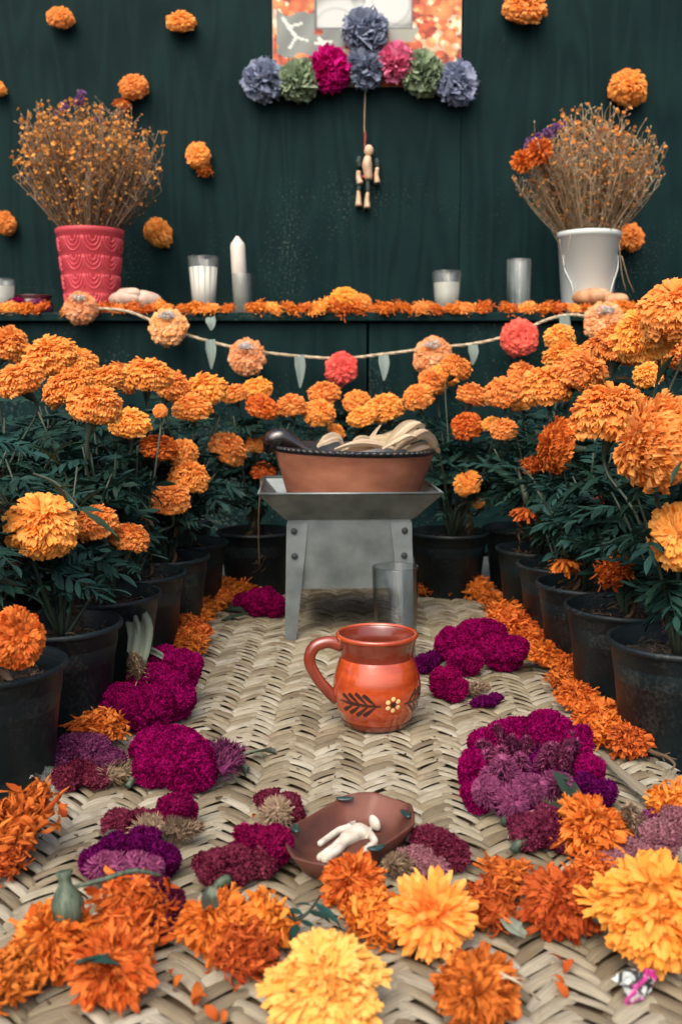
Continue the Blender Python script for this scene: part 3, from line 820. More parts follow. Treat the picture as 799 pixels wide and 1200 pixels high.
for pi, pl in enumerate(PL):
    rnd = random.Random(500 + pi)
    pot = link('pot', pot_me, pl.root); pot.rotation_euler = (0, 0, rnd.uniform(0, 6))
    so = link('soil', soils[pi % 3], pl.root); so.rotation_euler = (0, 0, rnd.uniform(0, 6))
    li = link('litter', litters[pi % 3], pl.root); li['kind'] = 'stuff'; li.rotation_euler = (0, 0, rnd.uniform(0, 6))
    foot = pl.base + Vector((rnd.uniform(-.012, .012), rnd.uniform(-.012, .012), 0.10))
    tops = []
    for (p, r, tilt, kind, mt) in pl.heads:
        o = link('flower_head', head(kind, mt, hv % 5), pl.root, p - pl.base); hv += 1
        orient(o, tilt, rnd.uniform(0, 6.28), (r * rnd.uniform(.90, 1.08), r * rnd.uniform(.90, 1.08), r * rnd.uniform(.86, 1.14)))
        back = p - tilt.normalized() * r * (0.45 if kind != 'droop' else -0.35)
        tops.append((back, tilt, r, kind))
    outs = []
    for (e, tilt, r, kind) in tops:
        mid = foot.lerp(e, 0.55) + Vector((rnd.gauss(0, .01), rnd.gauss(0, .01), 0.01))
        if kind == 'droop':
            pts = [foot, mid + Vector((0, 0, .05)), e + Vector((rnd.gauss(0, .01), .01, .05)), e]
        else:
            pts = [foot, mid, e - tilt.normalized() * r * .9, e]
        outs.append((spline(pts, 14), r, True))
    nfill = 15 if pl.base.y < 1.6 else 9
    for k in range(nfill):
        a = k * GA + rnd.random(); rr = rnd.uniform(.03, .10)
        e = Vector((pl.base.x + rr * math.cos(a), pl.base.y + rr * math.sin(a), rnd.uniform(.22, .335)))
        if e.y < .86: e.z = rnd.uniform(.18, .24)
        mid = foot.lerp(e, .5) + Vector((0, 0, .015))
        if hides(mid, e): continue
        outs.append((spline([foot, mid, e], 9), .02, False))
    for pts, r, hd in outs:
        mb = MB()
        if hd:
            tube(mb, pts - np.array(pl.base), [0.0030, 0.0018, 0.0015, 0.0018, min(.008, r * .26)], 6)
        else:
            tube(mb, pts - np.array(pl.base), [0.0024, 0.0012], 5)
        mb.build('stem', M['stem'], pl.root)
        n = len(pts)
        nl = 7 if hd else 9
        for k in range(nl):
            t = rnd.uniform(.22, .93) if hd else rnd.uniform(.3, 1.0)
            q = pts[min(n - 1, int(t * (n - 1)))]
            if q[2] < .16 and rnd.random() < .55: continue
            a = rnd.uniform(0, 6.28)
            # more foliage towards the open side
            dv = Vector((math.cos(a), math.sin(a) - .25, rnd.uniform(-.25, .55)))
            sz = rnd.uniform(.045, .072) * (1 if q[2] > .17 else .8)
            if hd and (Vector(q) - Vector(pts[-1])).length < sz * .6: sz *= .6
            if hides(q, Vector(q) + dv.normalized() * sz): continue
            put_leaf(pl, rnd.choice(LEAVES), q, dv, rnd.gauss(0, .35), sz)
    for k in range(3 if pl.base.y < 1.6 else 2):
        pts, r, hd = outs[rnd.randrange(len(outs))]
        q = pts[rnd.randrange(3, 6)]
        a = rnd.uniform(0, 6.28)
        put_leaf(pl, rnd.choice(DEAD), q, (math.cos(a), math.sin(a) - .3, -.8), rnd.gauss(0, .4), rnd.uniform(.05, .08))
# a sprig with broad leaves across the heads beside the pots
sp_pl = PL[1]
pA, pB = at(40, 555, .99), at(96, 598, .955)
mb = MB(); tube(mb, spline([pA - sp_pl.base, (pA + pB) / 2 - sp_pl.base + Vector((0, 0, .008)), pB - sp_pl.base], 8), [.0016, .001], 5)
mb.build('stem', M['stem'], sp_pl.root)
for (px, py, ex, ey, D, s) in ((97, 598, 143, 624, .95, 1), (80, 588, 62, 560, .96, 1), (66, 572, 84, 565, .97, 1), (93, 595, 112, 568, .97, 1)):
    a, b = at(px, py, D), at(ex, ey, D - .01)
    put_leaf(sp_pl, BLADES[len(sp_pl.root.children) % 3], a, b - a, .3, (b - a).length * 1.05)
for pl, lst in ((PL[0], ((70, 545, 48, 520, .95), (55, 545, 74, 515, .95))), (PL[6], ((770, 450, 780, 418, .95), (740, 445, 712, 438, .98), (799, 540, 783, 560, .84)))):
    for (px, py, ex, ey, D) in lst:
        a, b = at(px, py, D), at(ex, ey, D - .01)
        put_leaf(pl, BLADES[1], a, b - a, .4, (b - a).length * 1.2)
# dry twig hanging beside the brazier
tw = PL[19]
mb = MB()
a, b, c = at(306, 560, 1.64), at(303, 610, 1.62), at(304, 668, 1.62)
tube(mb, spline([a - tw.base, b - tw.base, c - tw.base], 10), [.0013, .0010, .0016], 5, col=(.8, 0, .5))
for k in range(12):
    q = c - tw.base + Vector((random.gauss(0, .004), random.gauss(0, .004), random.uniform(-.004, .02)))
    tube(mb, [q, q + Vector((random.gauss(0, .008), random.gauss(0, .006), random.uniform(-.004, .012)))], [.001, .0004], 4, col=(random.random(), 0, .5))
mb.build('dry_twig', M['litter'], tw.root)

# ------------------------------------------------------------------ brazier
M['tin'] = simple('galvanised_tin', (0.13, 0.155, 0.155, 1), (0.25, 0.285, 0.28, 1), rough=0.45, scale=26, metal=0.7, bump=0.35, bscale=14, detail=9, lo=.3, hi=.7)
M['tin_dark'] = simple('rivet_hole', (0.02, 0.025, 0.028, 1), None, rough=0.6)
bz_c = Vector((0.008, 1.475, 0))
bz = thing('tin_brazier', bz_c, 'grey sheet-metal brazier on four tapered legs under the clay bowl', 'brazier')
bz.rotation_euler = (0, 0, math.radians(2.5))
def sheet(mb, pts, th=0.0012):
    p = np.array(pts, float); n = np.cross(p[1] - p[0], p[2] - p[0]); n /= np.linalg.norm(n)
    k = len(p); v = np.vstack([p, p + n * th])
    f = [tuple(range(k))[::-1], tuple(range(k, 2 * k))] + [(i, (i + 1) % k, k + (i + 1) % k, k + i) for i in range(k)]
    mb.add(v, f)
# tray: four flaring sides and floor
zt, zb, ht, hb = 0.2105, 0.172, 0.125, 0.089
mb = MB()
cor = [(-1, -1), (1, -1), (1, 1), (-1, 1)]
for i in range(4):
    a, b = cor[i], cor[(i + 1) % 4]
    sheet(mb, [(a[0] * hb, a[1] * hb, zb), (b[0] * hb, b[1] * hb, zb), (b[0] * ht, b[1] * ht, zt), (a[0] * ht, a[1] * ht, zt)])
sheet(mb, [(-hb, -hb, zb + .001), (hb, -hb, zb + .001), (hb, hb, zb + .001), (-hb, hb, zb + .001)])
mb.build('tray', M['tin'], bz, smooth=False)
mb = MB()
rim = [(a * (ht + .0005), b * (ht + .0005), zt + .0012) for a, b in cor]
for i in range(4):
    tube(mb, [rim[i], rim[(i + 1) % 4]], .0020, 8)
mb.build('rolled_rim', M['tin'], bz)
mb = MB()
hb2 = 0.086
for i in range(4):
    a, b = cor[i], cor[(i + 1) % 4]
    sheet(mb, [(a[0] * hb2, a[1] * hb2, .072), (b[0] * hb2, b[1] * hb2, .072), (b[0] * hb2, b[1] * hb2, .1725), (a[0] * hb2, a[1] * hb2, .1725)])
sheet(mb, [(-hb2, -hb2, .0722), (hb2, -hb2, .0722), (hb2, hb2, .0722), (-hb2, hb2, .0722)])
mb.build('fire_box', M['tin'], bz, smooth=False)
for i, (a, b) in enumerate(cor):
    mb = MB()
    e = hb2 + .0022
    # two faces of an angle-iron leg that tapers and splays a little
    for ax in (0, 1):
        w1, w0 = .030, .016
        sp = .012
        if ax == 0:
            q = [(a * e, b * e, .166), (a * (e - w1), b * e, .166), (a * (e + sp * .3 - w0), b * (e + sp), 0), (a * (e + sp * .3), b * (e + sp), 0)]
        else:
            q = [(a * e, b * e, .166), (a * e, b * (e - w1), .166), (a * (e + sp * .3), b * (e + sp - w0), 0), (a * (e + sp * .3), b * (e + sp), 0)]
        sheet(mb, q if (a * b > 0) == (ax == 0) else q[::-1], .0016)
    leg = mb.build('leg', M['tin'], bz, smooth=False)
    for zz in (.155, .120):
        for ax in (0,):
            rv = MB()
            lathe(rv, [(0.0, 0.0012), (0.0022, .001), (0.0030, .0002), (.0040, .0008), (.0046, 0), (.0046, -.001)], 14)
            o = rv.build('rivet', M['tin_dark'], leg, (a * (e - .010 - (.166 - zz) * .02), b * (e + .003 + (.166 - zz) * .072), zz))
            o.rotation_euler = (PI / 2 if b < 0 else -PI / 2, 0, 0)
# ------------------------------------------------------------------ clay bowl on the brazier with husks
def clay(name, ca, cb, coat=0.0, rough=0.6):
    return simple(name, ca, cb, rough=rough, scale=14, detail=7, bump=0.12, bscale=70, coat=coat, stretch=(1, 1, 2.4))
M['clay'] = clay('raw_terracotta', (0.25, 0.085, 0.045, 1), (0.42, 0.165, 0.09, 1), rough=0.75)
M['clay_dark'] = clay('brown_clay', (0.065, 0.022, 0.014, 1), (0.155, 0.050, 0.029, 1), rough=0.55)
M['black_glaze'] = simple('black_glaze', (0.006, 0.010, 0.012, 1), (0.024, 0.020, 0.018, 1), rough=0.42, scale=60, coat=0.08)
bw = thing('clay_bowl', bz_c + Vector((0.008, 0, 0.1755)), 'wide terracotta bowl with black glazed rim standing on the brazier', 'bowl')
bw.rotation_euler = (0, math.radians(1.6), math.radians(-4))
mb = MB(); lathe(mb, [(0, .001), (.085, 0), (.092, .004), (.101, .034), (.109, .060), (.116, .081), (.119, .088), (.113, .0885), (.104, .06), (.094, .02), (.08, .012), (0, .011)], 60, wob=.008)
mb.build('bowl_body', M['clay'], bw)
mb = MB()
n = 72
for k in range(n):
    a0 = 2 * PI * k / n; a1 = 2 * PI * (k + 1.15) / n
    r = .118
    tube(mb, [(r * math.cos(a0), r * math.sin(a0), .0895), (r * 1.012 * math.cos((a0 + a1) / 2), r * 1.012 * math.sin((a0 + a1) / 2), .0905), (r * math.cos(a1), r * math.sin(a1), .0885)], [.0026, .0032, .0026], 8)
lathe(mb, [(.112, .082), (.1200, .0865), (.1212, .090), (.118, .0935), (.112, .092), (.105, .070), (.09, .02)], 60)
mb.build('glazed_rim', M['black_glaze'], bw)
mb = MB()
mb_inv = (Matrix.Translation(bw.location) @ bw.rotation_euler.to_matrix().to_4x4()).inverted()
def bl_(px, py, D): return mb_inv @ at(px, py, D)
BY = bz_c.y - .035
tube(mb, spline([bl_(378, 531, BY), bl_(360, 528, BY), bl_(345, 520, BY), bl_(330, 513, BY), bl_(319, 517, BY), bl_(315, 528, BY + .01)], 26), [.003, .006, .010, .0145, .0140, .008], 18)
M['lug_glaze'] = simple('glossy_black_glaze', (0.006, 0.008, 0.009, 1), (0.035, 0.020, 0.016, 1), rough=0.12, scale=40, coat=.7)
mb.build('lug_handle', M['lug_glaze'], bw)
# husks
def ribbon(mb, pts, w, rng, nrm=(0, 0, 1), cols=7, rnd=.6, fold=.25):
    P = spline(pts, 14); T = unit(np.gradient(P, axis=0)); Nn = np.array(nrm, float)
    vs, cs = [], []
    n = len(P); ph = rng.uniform(0, 6)
    wp = np.interp(np.linspace(0, 1, n), np.linspace(0, 1, len(w)), w)
    for i in range(n):
        s = np.cross(T[i], Nn); s /= np.linalg.norm(s) + 1e-9; m = np.cross(s, T[i])
        for j in range(cols):
            u = j / (cols - 1) * 2 - 1
            vs.append(P[i] + s * u * wp[i] + m * wp[i] * (fold * math.sin(u * 5 + ph + i * .15) + .35 * u * u))
            cs.append((rnd + .3 * math.sin(u * 9 + ph), 0, (u + 1) / 2))
    f = [(i * cols + j, i * cols + j + 1, (i + 1) * cols + j + 1, (i + 1) * cols + j) for i in range(n - 1) for j in range(cols - 1)]
    mb.add(vs, f, np.clip(cs, 0, 1))
rngh = np.random.default_rng(3)
husk_c = bz_c + Vector((0, -.02, .25))
def husk(label, pts, w, mat='husk', nrm=(0, -.6, 1), group='corn husks heaped in the bowl', name='corn_husk', cat='corn husk', rnd=.6):
    mb = MB(); P = [Vector(p) for p in pts]; c = P[0]
    ribbon(mb, [p - c for p in P], w, rngh, nrm, rnd=rnd)
    o = mb.build(name, M[mat], None, c)
    return tag(o, label, cat, group)
HY = bz_c.y - .03
for label, pts, w, rn in (
    ('pale corn husk arching highest over the bowl', [(452, 524, 0), (466, 510, .0), (480, 500, .01), (492, 498, .02), (497, 512, .03)], [.003, .010, .013, .009, .002], .7),
    ('cream corn husk folded against the bowl end', [(462, 528, -.03), (478, 516, -.03), (494, 508, -.02), (504, 516, -.01), (507, 528, 0)], [.004, .011, .015, .012, .004], .5),
    ('short corn husk sticking up beside the black handle', [(372, 524, -.02), (382, 517, -.02), (394, 514, 0), (402, 522, .01)], [.003, .009, .010, .002], .8),
    ('thin corn husk strip pointing up at the bowl middle', [(428, 524, .02), (437, 510, .03), (446, 498, .04)], [.003, .004, .001], .9),
    ('flat corn husk spilling at the bowl end by the glass', [(478, 530, -.02), (494, 525, -.01), (508, 525, .0), (514, 531, .01)], [.006, .010, .009, .002], .6),
    ('low corn husk lying along the bowl middle', [(392, 527, -.03), (412, 521, -.03), (436, 520, -.02), (462, 526, -.01)], [.003, .008, .010, .003], .8),
    ('broad corn husk spread across the bowl hollow', [(400, 530, .02), (425, 522, .02), (450, 519, .02), (480, 525, .02)], [.006, .016, .018, .008], .35),
    ('torn corn husk behind the arching one', [(430, 524, .06), (452, 513, .06), (474, 506, .06), (496, 509, .06)], [.003, .009, .011, .004], .45),
    ('curled corn husk tip by the bowl middle', [(408, 525, 0), (420, 516, 0), (431, 517, .01), (436, 525, .02)], [.002, .007, .008, .002], .65),
    ('narrow corn husk leaning on the folded one', [(448, 526, -.04), (464, 517, -.045), (478, 511, -.04), (490, 513, -.035)], [.002, .006, .006, .001], .95)):
    mb = MB(); P = [at(x, y, HY + dz) for x, y, dz in pts]; c = P[0]
    ribbon(mb, [p - c for p in P], [q_ * .82 for q_ in w], rngh, (random.gauss(0, .25), -.6, 1), rnd=rn, fold=.6, cols=9)
    tag(mb.build('corn_husk', M['husk'], None, c), label, 'corn husk', 'corn husks heaped in the bowl')

# ------------------------------------------------------------------ mug
M['mug'] = simple('glazed_orange_clay', (0.29, 0.034, 0.009, 1), (0.50, 0.078, 0.019, 1), rough=0.16, scale=16, detail=8, coat=1.0, stretch=(1, 1, 5), bump=.10, bscale=40)
M['mug_brown'] = simple('glazed_brown_clay', (0.14, 0.022, 0.011, 1), (0.23, 0.038, 0.018, 1), rough=0.22, scale=18, coat=0.8)
M['brown_paint'] = simple('brown_slip', (0.022, 0.008, 0.006, 1), (0.04, 0.012, 0.008, 1), rough=0.35, scale=50, coat=0.4)
M['cream_paint'] = simple('cream_slip', (0.72, 0.52, 0.22, 1), None, rough=0.35, coat=0.4)
mug_c = Vector(G(441, 851, 0)); mug_c.z = 0.0035
mu = thing('clay_mug', mug_c, 'orange glazed clay mug with brown painted leaves and cream flower', 'mug')
outer = [(.0, .0008), (.030, 0), (.0335, .002), (.0385, .010), (.0435, .022), (.0458, .034), (.0462, .044), (.0448, .054), (.0412, .066), (.0382, .074)]
mb = MB(); lathe(mb, outer, 64)
mb.build('mug_body', M['mug'], mu)
mb = MB(); lathe(mb, [(.0383, .0735), (.0378, .078), (.0385, .084), (.0405, .0905), (.0422, .0955), (.0418, .0975), (.0400, .0975), (.0385, .094), (.0355, .084), (.0350, .078), (.038, .066), (.043, .05), (.043, .035), (.036, .012), (.0, .008)], 64)
mb.build('mug_neck', M['mug_brown'], mu)
mb = MB(); lathe(mb, [(.0424, .0945), (.0434, .0965), (.0424, .0985), (.0402, .0988), (.0394, .097)], 64)
mb.build('mug_lip', M['mug'], mu)
mb = MB()
ha = math.radians(188)
hd = Vector((math.cos(ha), math.sin(ha), 0))
hp = [hd * .037 + Vector((0, 0, .086)), hd * .051 + Vector((0, 0, .090)), hd * .066 + Vector((0, 0, .085)), hd * .071 + Vector((0, 0, .070)), hd * .063 + Vector((0, 0, .052)), hd * .052 + Vector((0, 0, .038)), hd * .042 + Vector((0, 0, .028))]
tube(mb, spline(hp, 30), [.0075, .0066, .0064, .0062, .0060, .0062, .0068], 14)
mb.build('handle', M['mug_brown'], mu)
po = np.array(outer)
def mug_pt(az, z, off=.0003):
    r = np.interp(z, po[:, 1], po[:, 0]) + off
    return (r * math.cos(az), r * math.sin(az), z)
def stroke(mb, pts, wid):
    """painted brush stroke on the mug: pts in (azimuth, height), tapered"""
    P = spline([(a, z, 0) for a, z in pts], 9)
    vs = []
    for i, p in enumerate(P):
        t = np.gradient(P, axis=0)[i]
        r = .045
        d = np.array([t[0] * r, t[1]]); d /= np.linalg.norm(d) + 1e-9
        w = np.interp(i / 8, np.linspace(0, 1, len(wid)), wid)
        for sg in (-1, 0, 1):
            vs.append(mug_pt(p[0] - d[1] * w * sg / r, p[1] + d[0] * w * sg, .0004 if sg == 0 else .00015))
    f = [(i * 3 + j, i * 3 + j + 1, i * 3 + 4 + j, i * 3 + 3 + j) for i in range(8) for j in range(2)]
    mb.add(vs, f)
FC = math.radians(-90) + .36
ZL = .0330
def leaf_paint(tip, root, up=1):
    mb = MB(); d = 1 if tip > root else -1
    L = abs(tip - root)
    stroke(mb, [(root, ZL), ((root + tip) / 2, ZL + .0005), (tip, ZL + .001)], [.0010, .0014, .0020, .0004])
    for k in range(4):
        a = root + d * L * (.10 + .17 * k)
        l = (.0112, .0120, .0105, .0085)[k]
        for sg in (1, -1):
            stroke(mb, [(a, ZL), (a + d * .10, ZL + sg * l * .38), (a + d * .22, ZL + sg * l * .78), (a + d * .30, ZL + sg * l)], [.0005, .0013, .0022, .0020])
    return mb
leaf_paint(FC - 1.35, FC - .30).build('painted_leaf', M['brown_paint'], mu)
leaf_paint(FC + 1.25, FC + .27).build('painted_leaf', M['brown_paint'], mu)
def dot(mb, az, z, r):
    vs = [mug_pt(az, z, .0007)]
    for k in range(12):
        a = 2 * PI * k / 12
        vs.append(mug_pt(az + r * math.cos(a) / .045, z + r * math.sin(a), .0002))
    mb.add(vs, [(0, 1 + k, 1 + (k + 1) % 12) for k in range(12)])
mb = MB(); dot(mb, FC - .02, ZL + .001, .0030); mb.build('painted_flower_eye', M['brown_paint'], mu)
for k in range(6):
    mb = MB(); a = PI / 6 + k * PI / 3
    dot(mb, FC - .02 + .0062 * math.cos(a) / .045, ZL + .001 + .0062 * math.sin(a), .0024)
    mb.build('painted_petal', M['cream_paint'], mu)
# painted darker foot band
mb = MB(); lathe(mb, [(.0339, .0018), (.0366, .0058), (.0377, .0078)], 64); mb.build('foot_band', M['mug_brown'], mu)

# ------------------------------------------------------------------ drinking glass
M['glass'] = glass_mat('clear_glass', (0.90, 0.92, 0.93, 1), .02, 0)
M['glass_shelf'] = glass_mat('shelf_glass', (0.95, 0.97, 0.965, 1), .03, .10, (.62, .66, .66, 1))
M['glass_dim'] = glass_mat('dusty_glass', (0.88, 0.92, 0.91, 1), 0.08, .22, (.5, .54, .54, 1))
def tumbler(mb, r0, r1, h, wall=.0016, bottom=.007, seg=44):
    lathe(mb, [(0, 0), (r0 * .96, 0), (r0, .002), (r1, h - .0012), (r1 - wall / 2, h), (r1 - wall, h - .0012), (r0 - wall, bottom), (r0 * .8, bottom - .0015), (0, bottom - .0018)], seg)
gp = at(463, 700, 1.28); gp.z = .003
tg = thing('drinking_glass', gp, 'empty clear drinking glass standing behind the clay mug', 'glass')
mb = MB(); tumbler(mb, .027, .0306, .121); mb.build('glass_body', M['glass'], tg)

# ------------------------------------------------------------------ clay tray with white figure
M['white_clay'] = simple('white_slip', (0.42, 0.37, 0.29, 1), (0.66, 0.61, 0.52, 1), rough=0.8, scale=90, bump=.3, bscale=300)
M['green_glaze'] = simple('green_glaze', (0.008, 0.030, 0.028, 1), (0.022, 0.055, 0.050, 1), rough=0.3, scale=100, coat=.3)
rimpx = [(330, 978), (352, 960), (401, 933), (440, 928), (482, 941), (486, 966), (442, 992), (394, 1018), (343, 1003)]
RZ = .026
rimw = [G(x, y, RZ) for x, y in rimpx]
ctr = sum(rimw, Vector()) / len(rimw)
tr = thing('clay_tray', Vector((ctr.x, ctr.y, .0035)), 'brown faceted clay tray holding a white moulded figure', 'tray')
R = np.array([(p.x - ctr.x, p.y - ctr.y) for p in rimw])
Rf = []
nf = 6
for i in range(len(R)):
    a, b = R[i], R[(i + 1) % len(R)]
    for k in range(nf):
        t = k / nf
        p = a * (1 - t) + b * t
        Rf.append(p * (1 + .02 * math.sin(t * PI)))
Rf = np.array(Rf); n = len(Rf)
tr_h = RZ - .0035
rings = [(.0, .0), (.72, .0), (.78, .003), (1.0, tr_h - .001), (.99, tr_h), (.955, tr_h), (.935, tr_h - .002), (.745, .008), (.70, .006), (.0, .0055)]
vs = []
for s, z in rings:
    for i, p in enumerate(Rf):
        zz = z
        if s > .9: zz = z + .0012 * math.sin(i * 2 * PI / n * 4 + 1)
        vs.append((p[0] * s, p[1] * s, zz))
f = [(i * n + j, i * n + (j + 1) % n, (i + 1) * n + (j + 1) % n, (i + 1) * n + j) for i in range(len(rings) - 1) for j in range(n)]
mb = MB().add(vs, f)
mb.build('tray_body', M['clay_dark'], tr)
for (x, y) in ((346, 970), (404, 935), (476, 953), (441, 993)):
    p = G(x, y, RZ + .001) - tr.location
    d = Vector((p.x, p.y, 0)).normalized(); s = Vector((-d.y, d.x, 0))
    mb = MB()
    tube(mb, spline([p - s * .007 - d * .001, p + Vector((0, 0, -.0006)), p + s * .007 - d * .001], 8), [.0015, .0036, .0036, .0015], 10, flat=.45)
    mb.build('green_dab', M['green_glaze'], tr)
def fz(x, y, z=.0115): return G(x, y, z) - tr.location
bm_pts = {'pel': (fz(405, 984), .0062), 'wst': (fz(413, 979), .0062), 'chest': (fz(424, 973), .0078), 'neck': (fz(433, 968, .013), .0030), 'head': (fz(438, 965, .016), .0078), 'head2': (fz(442, 963, .016), .0074),
          'shl': (fz(416, 968), .0034), 'ell': (fz(397, 973), .0030), 'hal': (fz(373, 990), .0026),
          'shr': (fz(434, 978), .0034), 'elr': (fz(440, 987), .0030), 'har': (fz(424, 999), .0026),
          'hpl': (fz(401, 985), .0040), 'knl': (fz(391, 994), .0036), 'ftl': (fz(372, 1007, .011), .0034),
          'hpr': (fz(404, 988), .0040), 'knr': (fz(395, 997), .0036), 'ftr': (fz(378, 1010, .011), .0034)}
ed = [('pel', 'wst'), ('wst', 'chest'), ('chest', 'neck'), ('neck', 'head'), ('head', 'head2'), ('chest', 'shl'), ('shl', 'ell'), ('ell', 'hal'), ('chest', 'shr'), ('shr', 'elr'), ('elr', 'har'),
      ('pel', 'hpl'), ('hpl', 'knl'), ('knl', 'ftl'), ('pel', 'hpr'), ('hpr', 'knr'), ('knr', 'ftr')]
ks = list(bm_pts)
me = bpy.data.meshes.new('figure')
me.from_pydata([tuple(bm_pts[k][0]) for k in ks], [(ks.index(a), ks.index(b)) for a, b in ed], [])
fo = link('figure', me, tr)
md = fo.modifiers.new('skin', 'SKIN')
me.materials.append(M['white_clay'])
if not me.skin_vertices:
    bpy.context.view_layer.objects.active = fo
for i, k in enumerate(ks):
    sv = me.skin_vertices[0].data[i]
    sv.radius = (bm_pts[k][1], bm_pts[k][1] * 1.0); sv.use_root = (k == 'pel')
md.use_smooth_shade = True
ms = fo.modifiers.new('sub', 'SUBSURF'); ms.levels = 2; ms.render_levels = 2

# ------------------------------------------------------------------ cockscomb flowers
def ridges(d, rng, amp):
    """folded, brain-like relief over directions d"""
    k = rng.uniform(0, 6, 9)
    w = d * 3.4
    q = w + .75 * np.stack([np.sin(w[:, 1] * 1.7 + k[0]), np.sin(w[:, 2] * 1.6 + k[1]), np.sin(w[:, 0] * 1.8 + k[2])], 1)
    f1 = np.sin(q[:, 0] * 1.7 + k[3]) + np.sin(q[:, 1] * 1.8 + k[4]) + np.sin(q[:, 2] * 1.6 + k[5])
    w2 = q * 2.3
    f2 = np.sin(w2[:, 0] * 1.5 + k[6] + f1) + np.sin(w2[:, 1] * 1.6 + k[7]) + np.sin(w2[:, 2] * 1.4 + k[8])
    crease = np.exp(-(f1 / .36) ** 2) + .6 * np.exp(-(f2 / .34) ** 2)
    return 1.04 - amp * np.clip(crease, 0, 1.2)
def fib(n):
    i = np.arange(n) + .5
    th = np.arccos(1 - 2 * i / n); ph = i * GA
    return np.stack([np.sin(th) * np.cos(ph), np.sin(th) * np.sin(ph), np.cos(th)], 1)
def comb_lobes(mb, lobes, rng, tuft=.0026, dens=1.0, amp=.30, stiff=.0, floor=None):
    """lobes: (centre, (rx, ry, rz)). Folded velvet: a crumpled core and short tufts over it"""
    for li, (c, r) in enumerate(lobes):
        c = np.array(c); r = np.array(r)
        # core
        nu, nv = (64, 36) if r.max() > .012 else (32, 18)
        th = np.linspace(0.02, PI - .02, nv); ph = np.linspace(0, 2 * PI, nu, endpoint=False)
        T, Ph = np.meshgrid(th, ph, indexing='ij')
        d = np.stack([np.sin(T) * np.cos(Ph), np.sin(T) * np.sin(Ph), np.cos(T)], -1).reshape(-1, 3)
        state = rng.bit_generator.state
        rel = ridges(d, rng, amp)
        f = [(i * nu + j, i * nu + (j + 1) % nu, (i + 1) * nu + (j + 1) % nu, (i + 1) * nu + j) for i in range(nv - 1) for j in range(nu)]
        P = c + d * r * .95 * rel[:, None]
        if floor is not None: P[:, 2] = np.maximum(P[:, 2], floor)
        mb.add(P, f, np.stack([np.clip(rng.normal(.4, .2, len(P)), 0, 1), np.zeros(len(P)), np.full(len(P), .5)], 1))
        rng.bit_generator.state = state
        area = 4 * PI * ((r[0] * r[1]) ** 1.6 + (r[0] * r[2]) ** 1.6 + (r[1] * r[2]) ** 1.6) ** (1 / 1.6) / 3 ** (1 / 1.6)
        n = int(area / (tuft * .62) ** 2 * dens)
        n = min(n, 7000)
        d = fib(n)
        rng.bit_generator.state = state
        rel = ridges(d, rng, amp)
        P = c + d * r * rel[:, None] * .94
        keep = P[:, 2] > (floor if floor is not None else -9)
        for lj, (c2, r2) in enumerate(lobes):
            if lj != li:
                keep &= np.sum(((P - np.array(c2)) / np.array(r2)) ** 2, 1) > .72
        P = P[keep]; d = d[keep]; rel = rel[keep]; m = len(P)
        if m == 0: continue
        nn = unit(d / r); dd = unit(nn + rng.normal(0, .6 * (1 - stiff), (m, 3)))
        r2 = unit(rng.normal(0, 1, (m, 3)))
        s = unit(r2 - dd * np.sum(r2 * dd, 1)[:, None]); q = np.cross(s, dd)
        petals(mb, P - nn * tuft * .3, dd, s, q, np.full(m, tuft) * rng.uniform(.7, 1.5, m), np.full(m, tuft * (.42 - .25 * stiff)), rng.normal(0, .7 * (1 - stiff), m), np.full(m, .5), np.zeros(m), np.clip(rng.normal(.42, .2, m) + .28 * np.sin(P[:, 0] * 190 + li) * np.sin(P[:, 1] * 170 + li * 2) + .15 * np.sin(P[:, 2] * 260), 0, 1), rng, rows=2, cols=3, prof=(.8, 1) if stiff < .5 else (1, .1), tipj=.2)
def cockscomb(label, sets, name='cockscomb', seed=1, extra_parts=None, group='cockscomb flowers scattered over the mat'):
    """sets: list of (part name, material key, tuft size, stiffness, [(px, py, rx px, rz px, z centre factor)...])"""
    rng = np.random.default_rng(seed)
    root = None
    for (pn, mk, tuft, stiff, lob) in sets:
        L_ = []
        for q in lob:
            px, py, rx, rz = q[:4]
            zf = q[4] if len(q) > 4 else 0.82
            p = G(px, py, .03); s = ppm(p)
            zc = .004 + rz * s * zf if len(q) < 6 else q[5]
            p = G(px, py, zc)
            L_.append((p, (rx * s, (rx + rz) * .5 * s, rz * s)))
        if root is None:
            base = Vector((L_[0][0].x, L_[0][0].y, .004))
            root = thing(name, base, label, 'flower', group)
        big = [(np.array(p - base), np.array(r)) for p, r in L_]
        if stiff < .5:
            for c_, r_ in list(big):
                for q in range(4):
                    d_ = unit(rng.normal(0, 1, 3)); d_[2] = abs(d_[2]) * .8 + .1; d_ = unit(d_)
                    big.append((c_ + d_ * r_ * rng.uniform(.55, .85), r_ * rng.uniform(.34, .58)))
        mb = MB()
        comb_lobes(mb, big, rng, tuft * .66, amp=.50 if stiff < .5 else .12, stiff=stiff, floor=.0)
        mb.build(pn, CEL[mk], root)
    return root
MG = 'flower_crest'
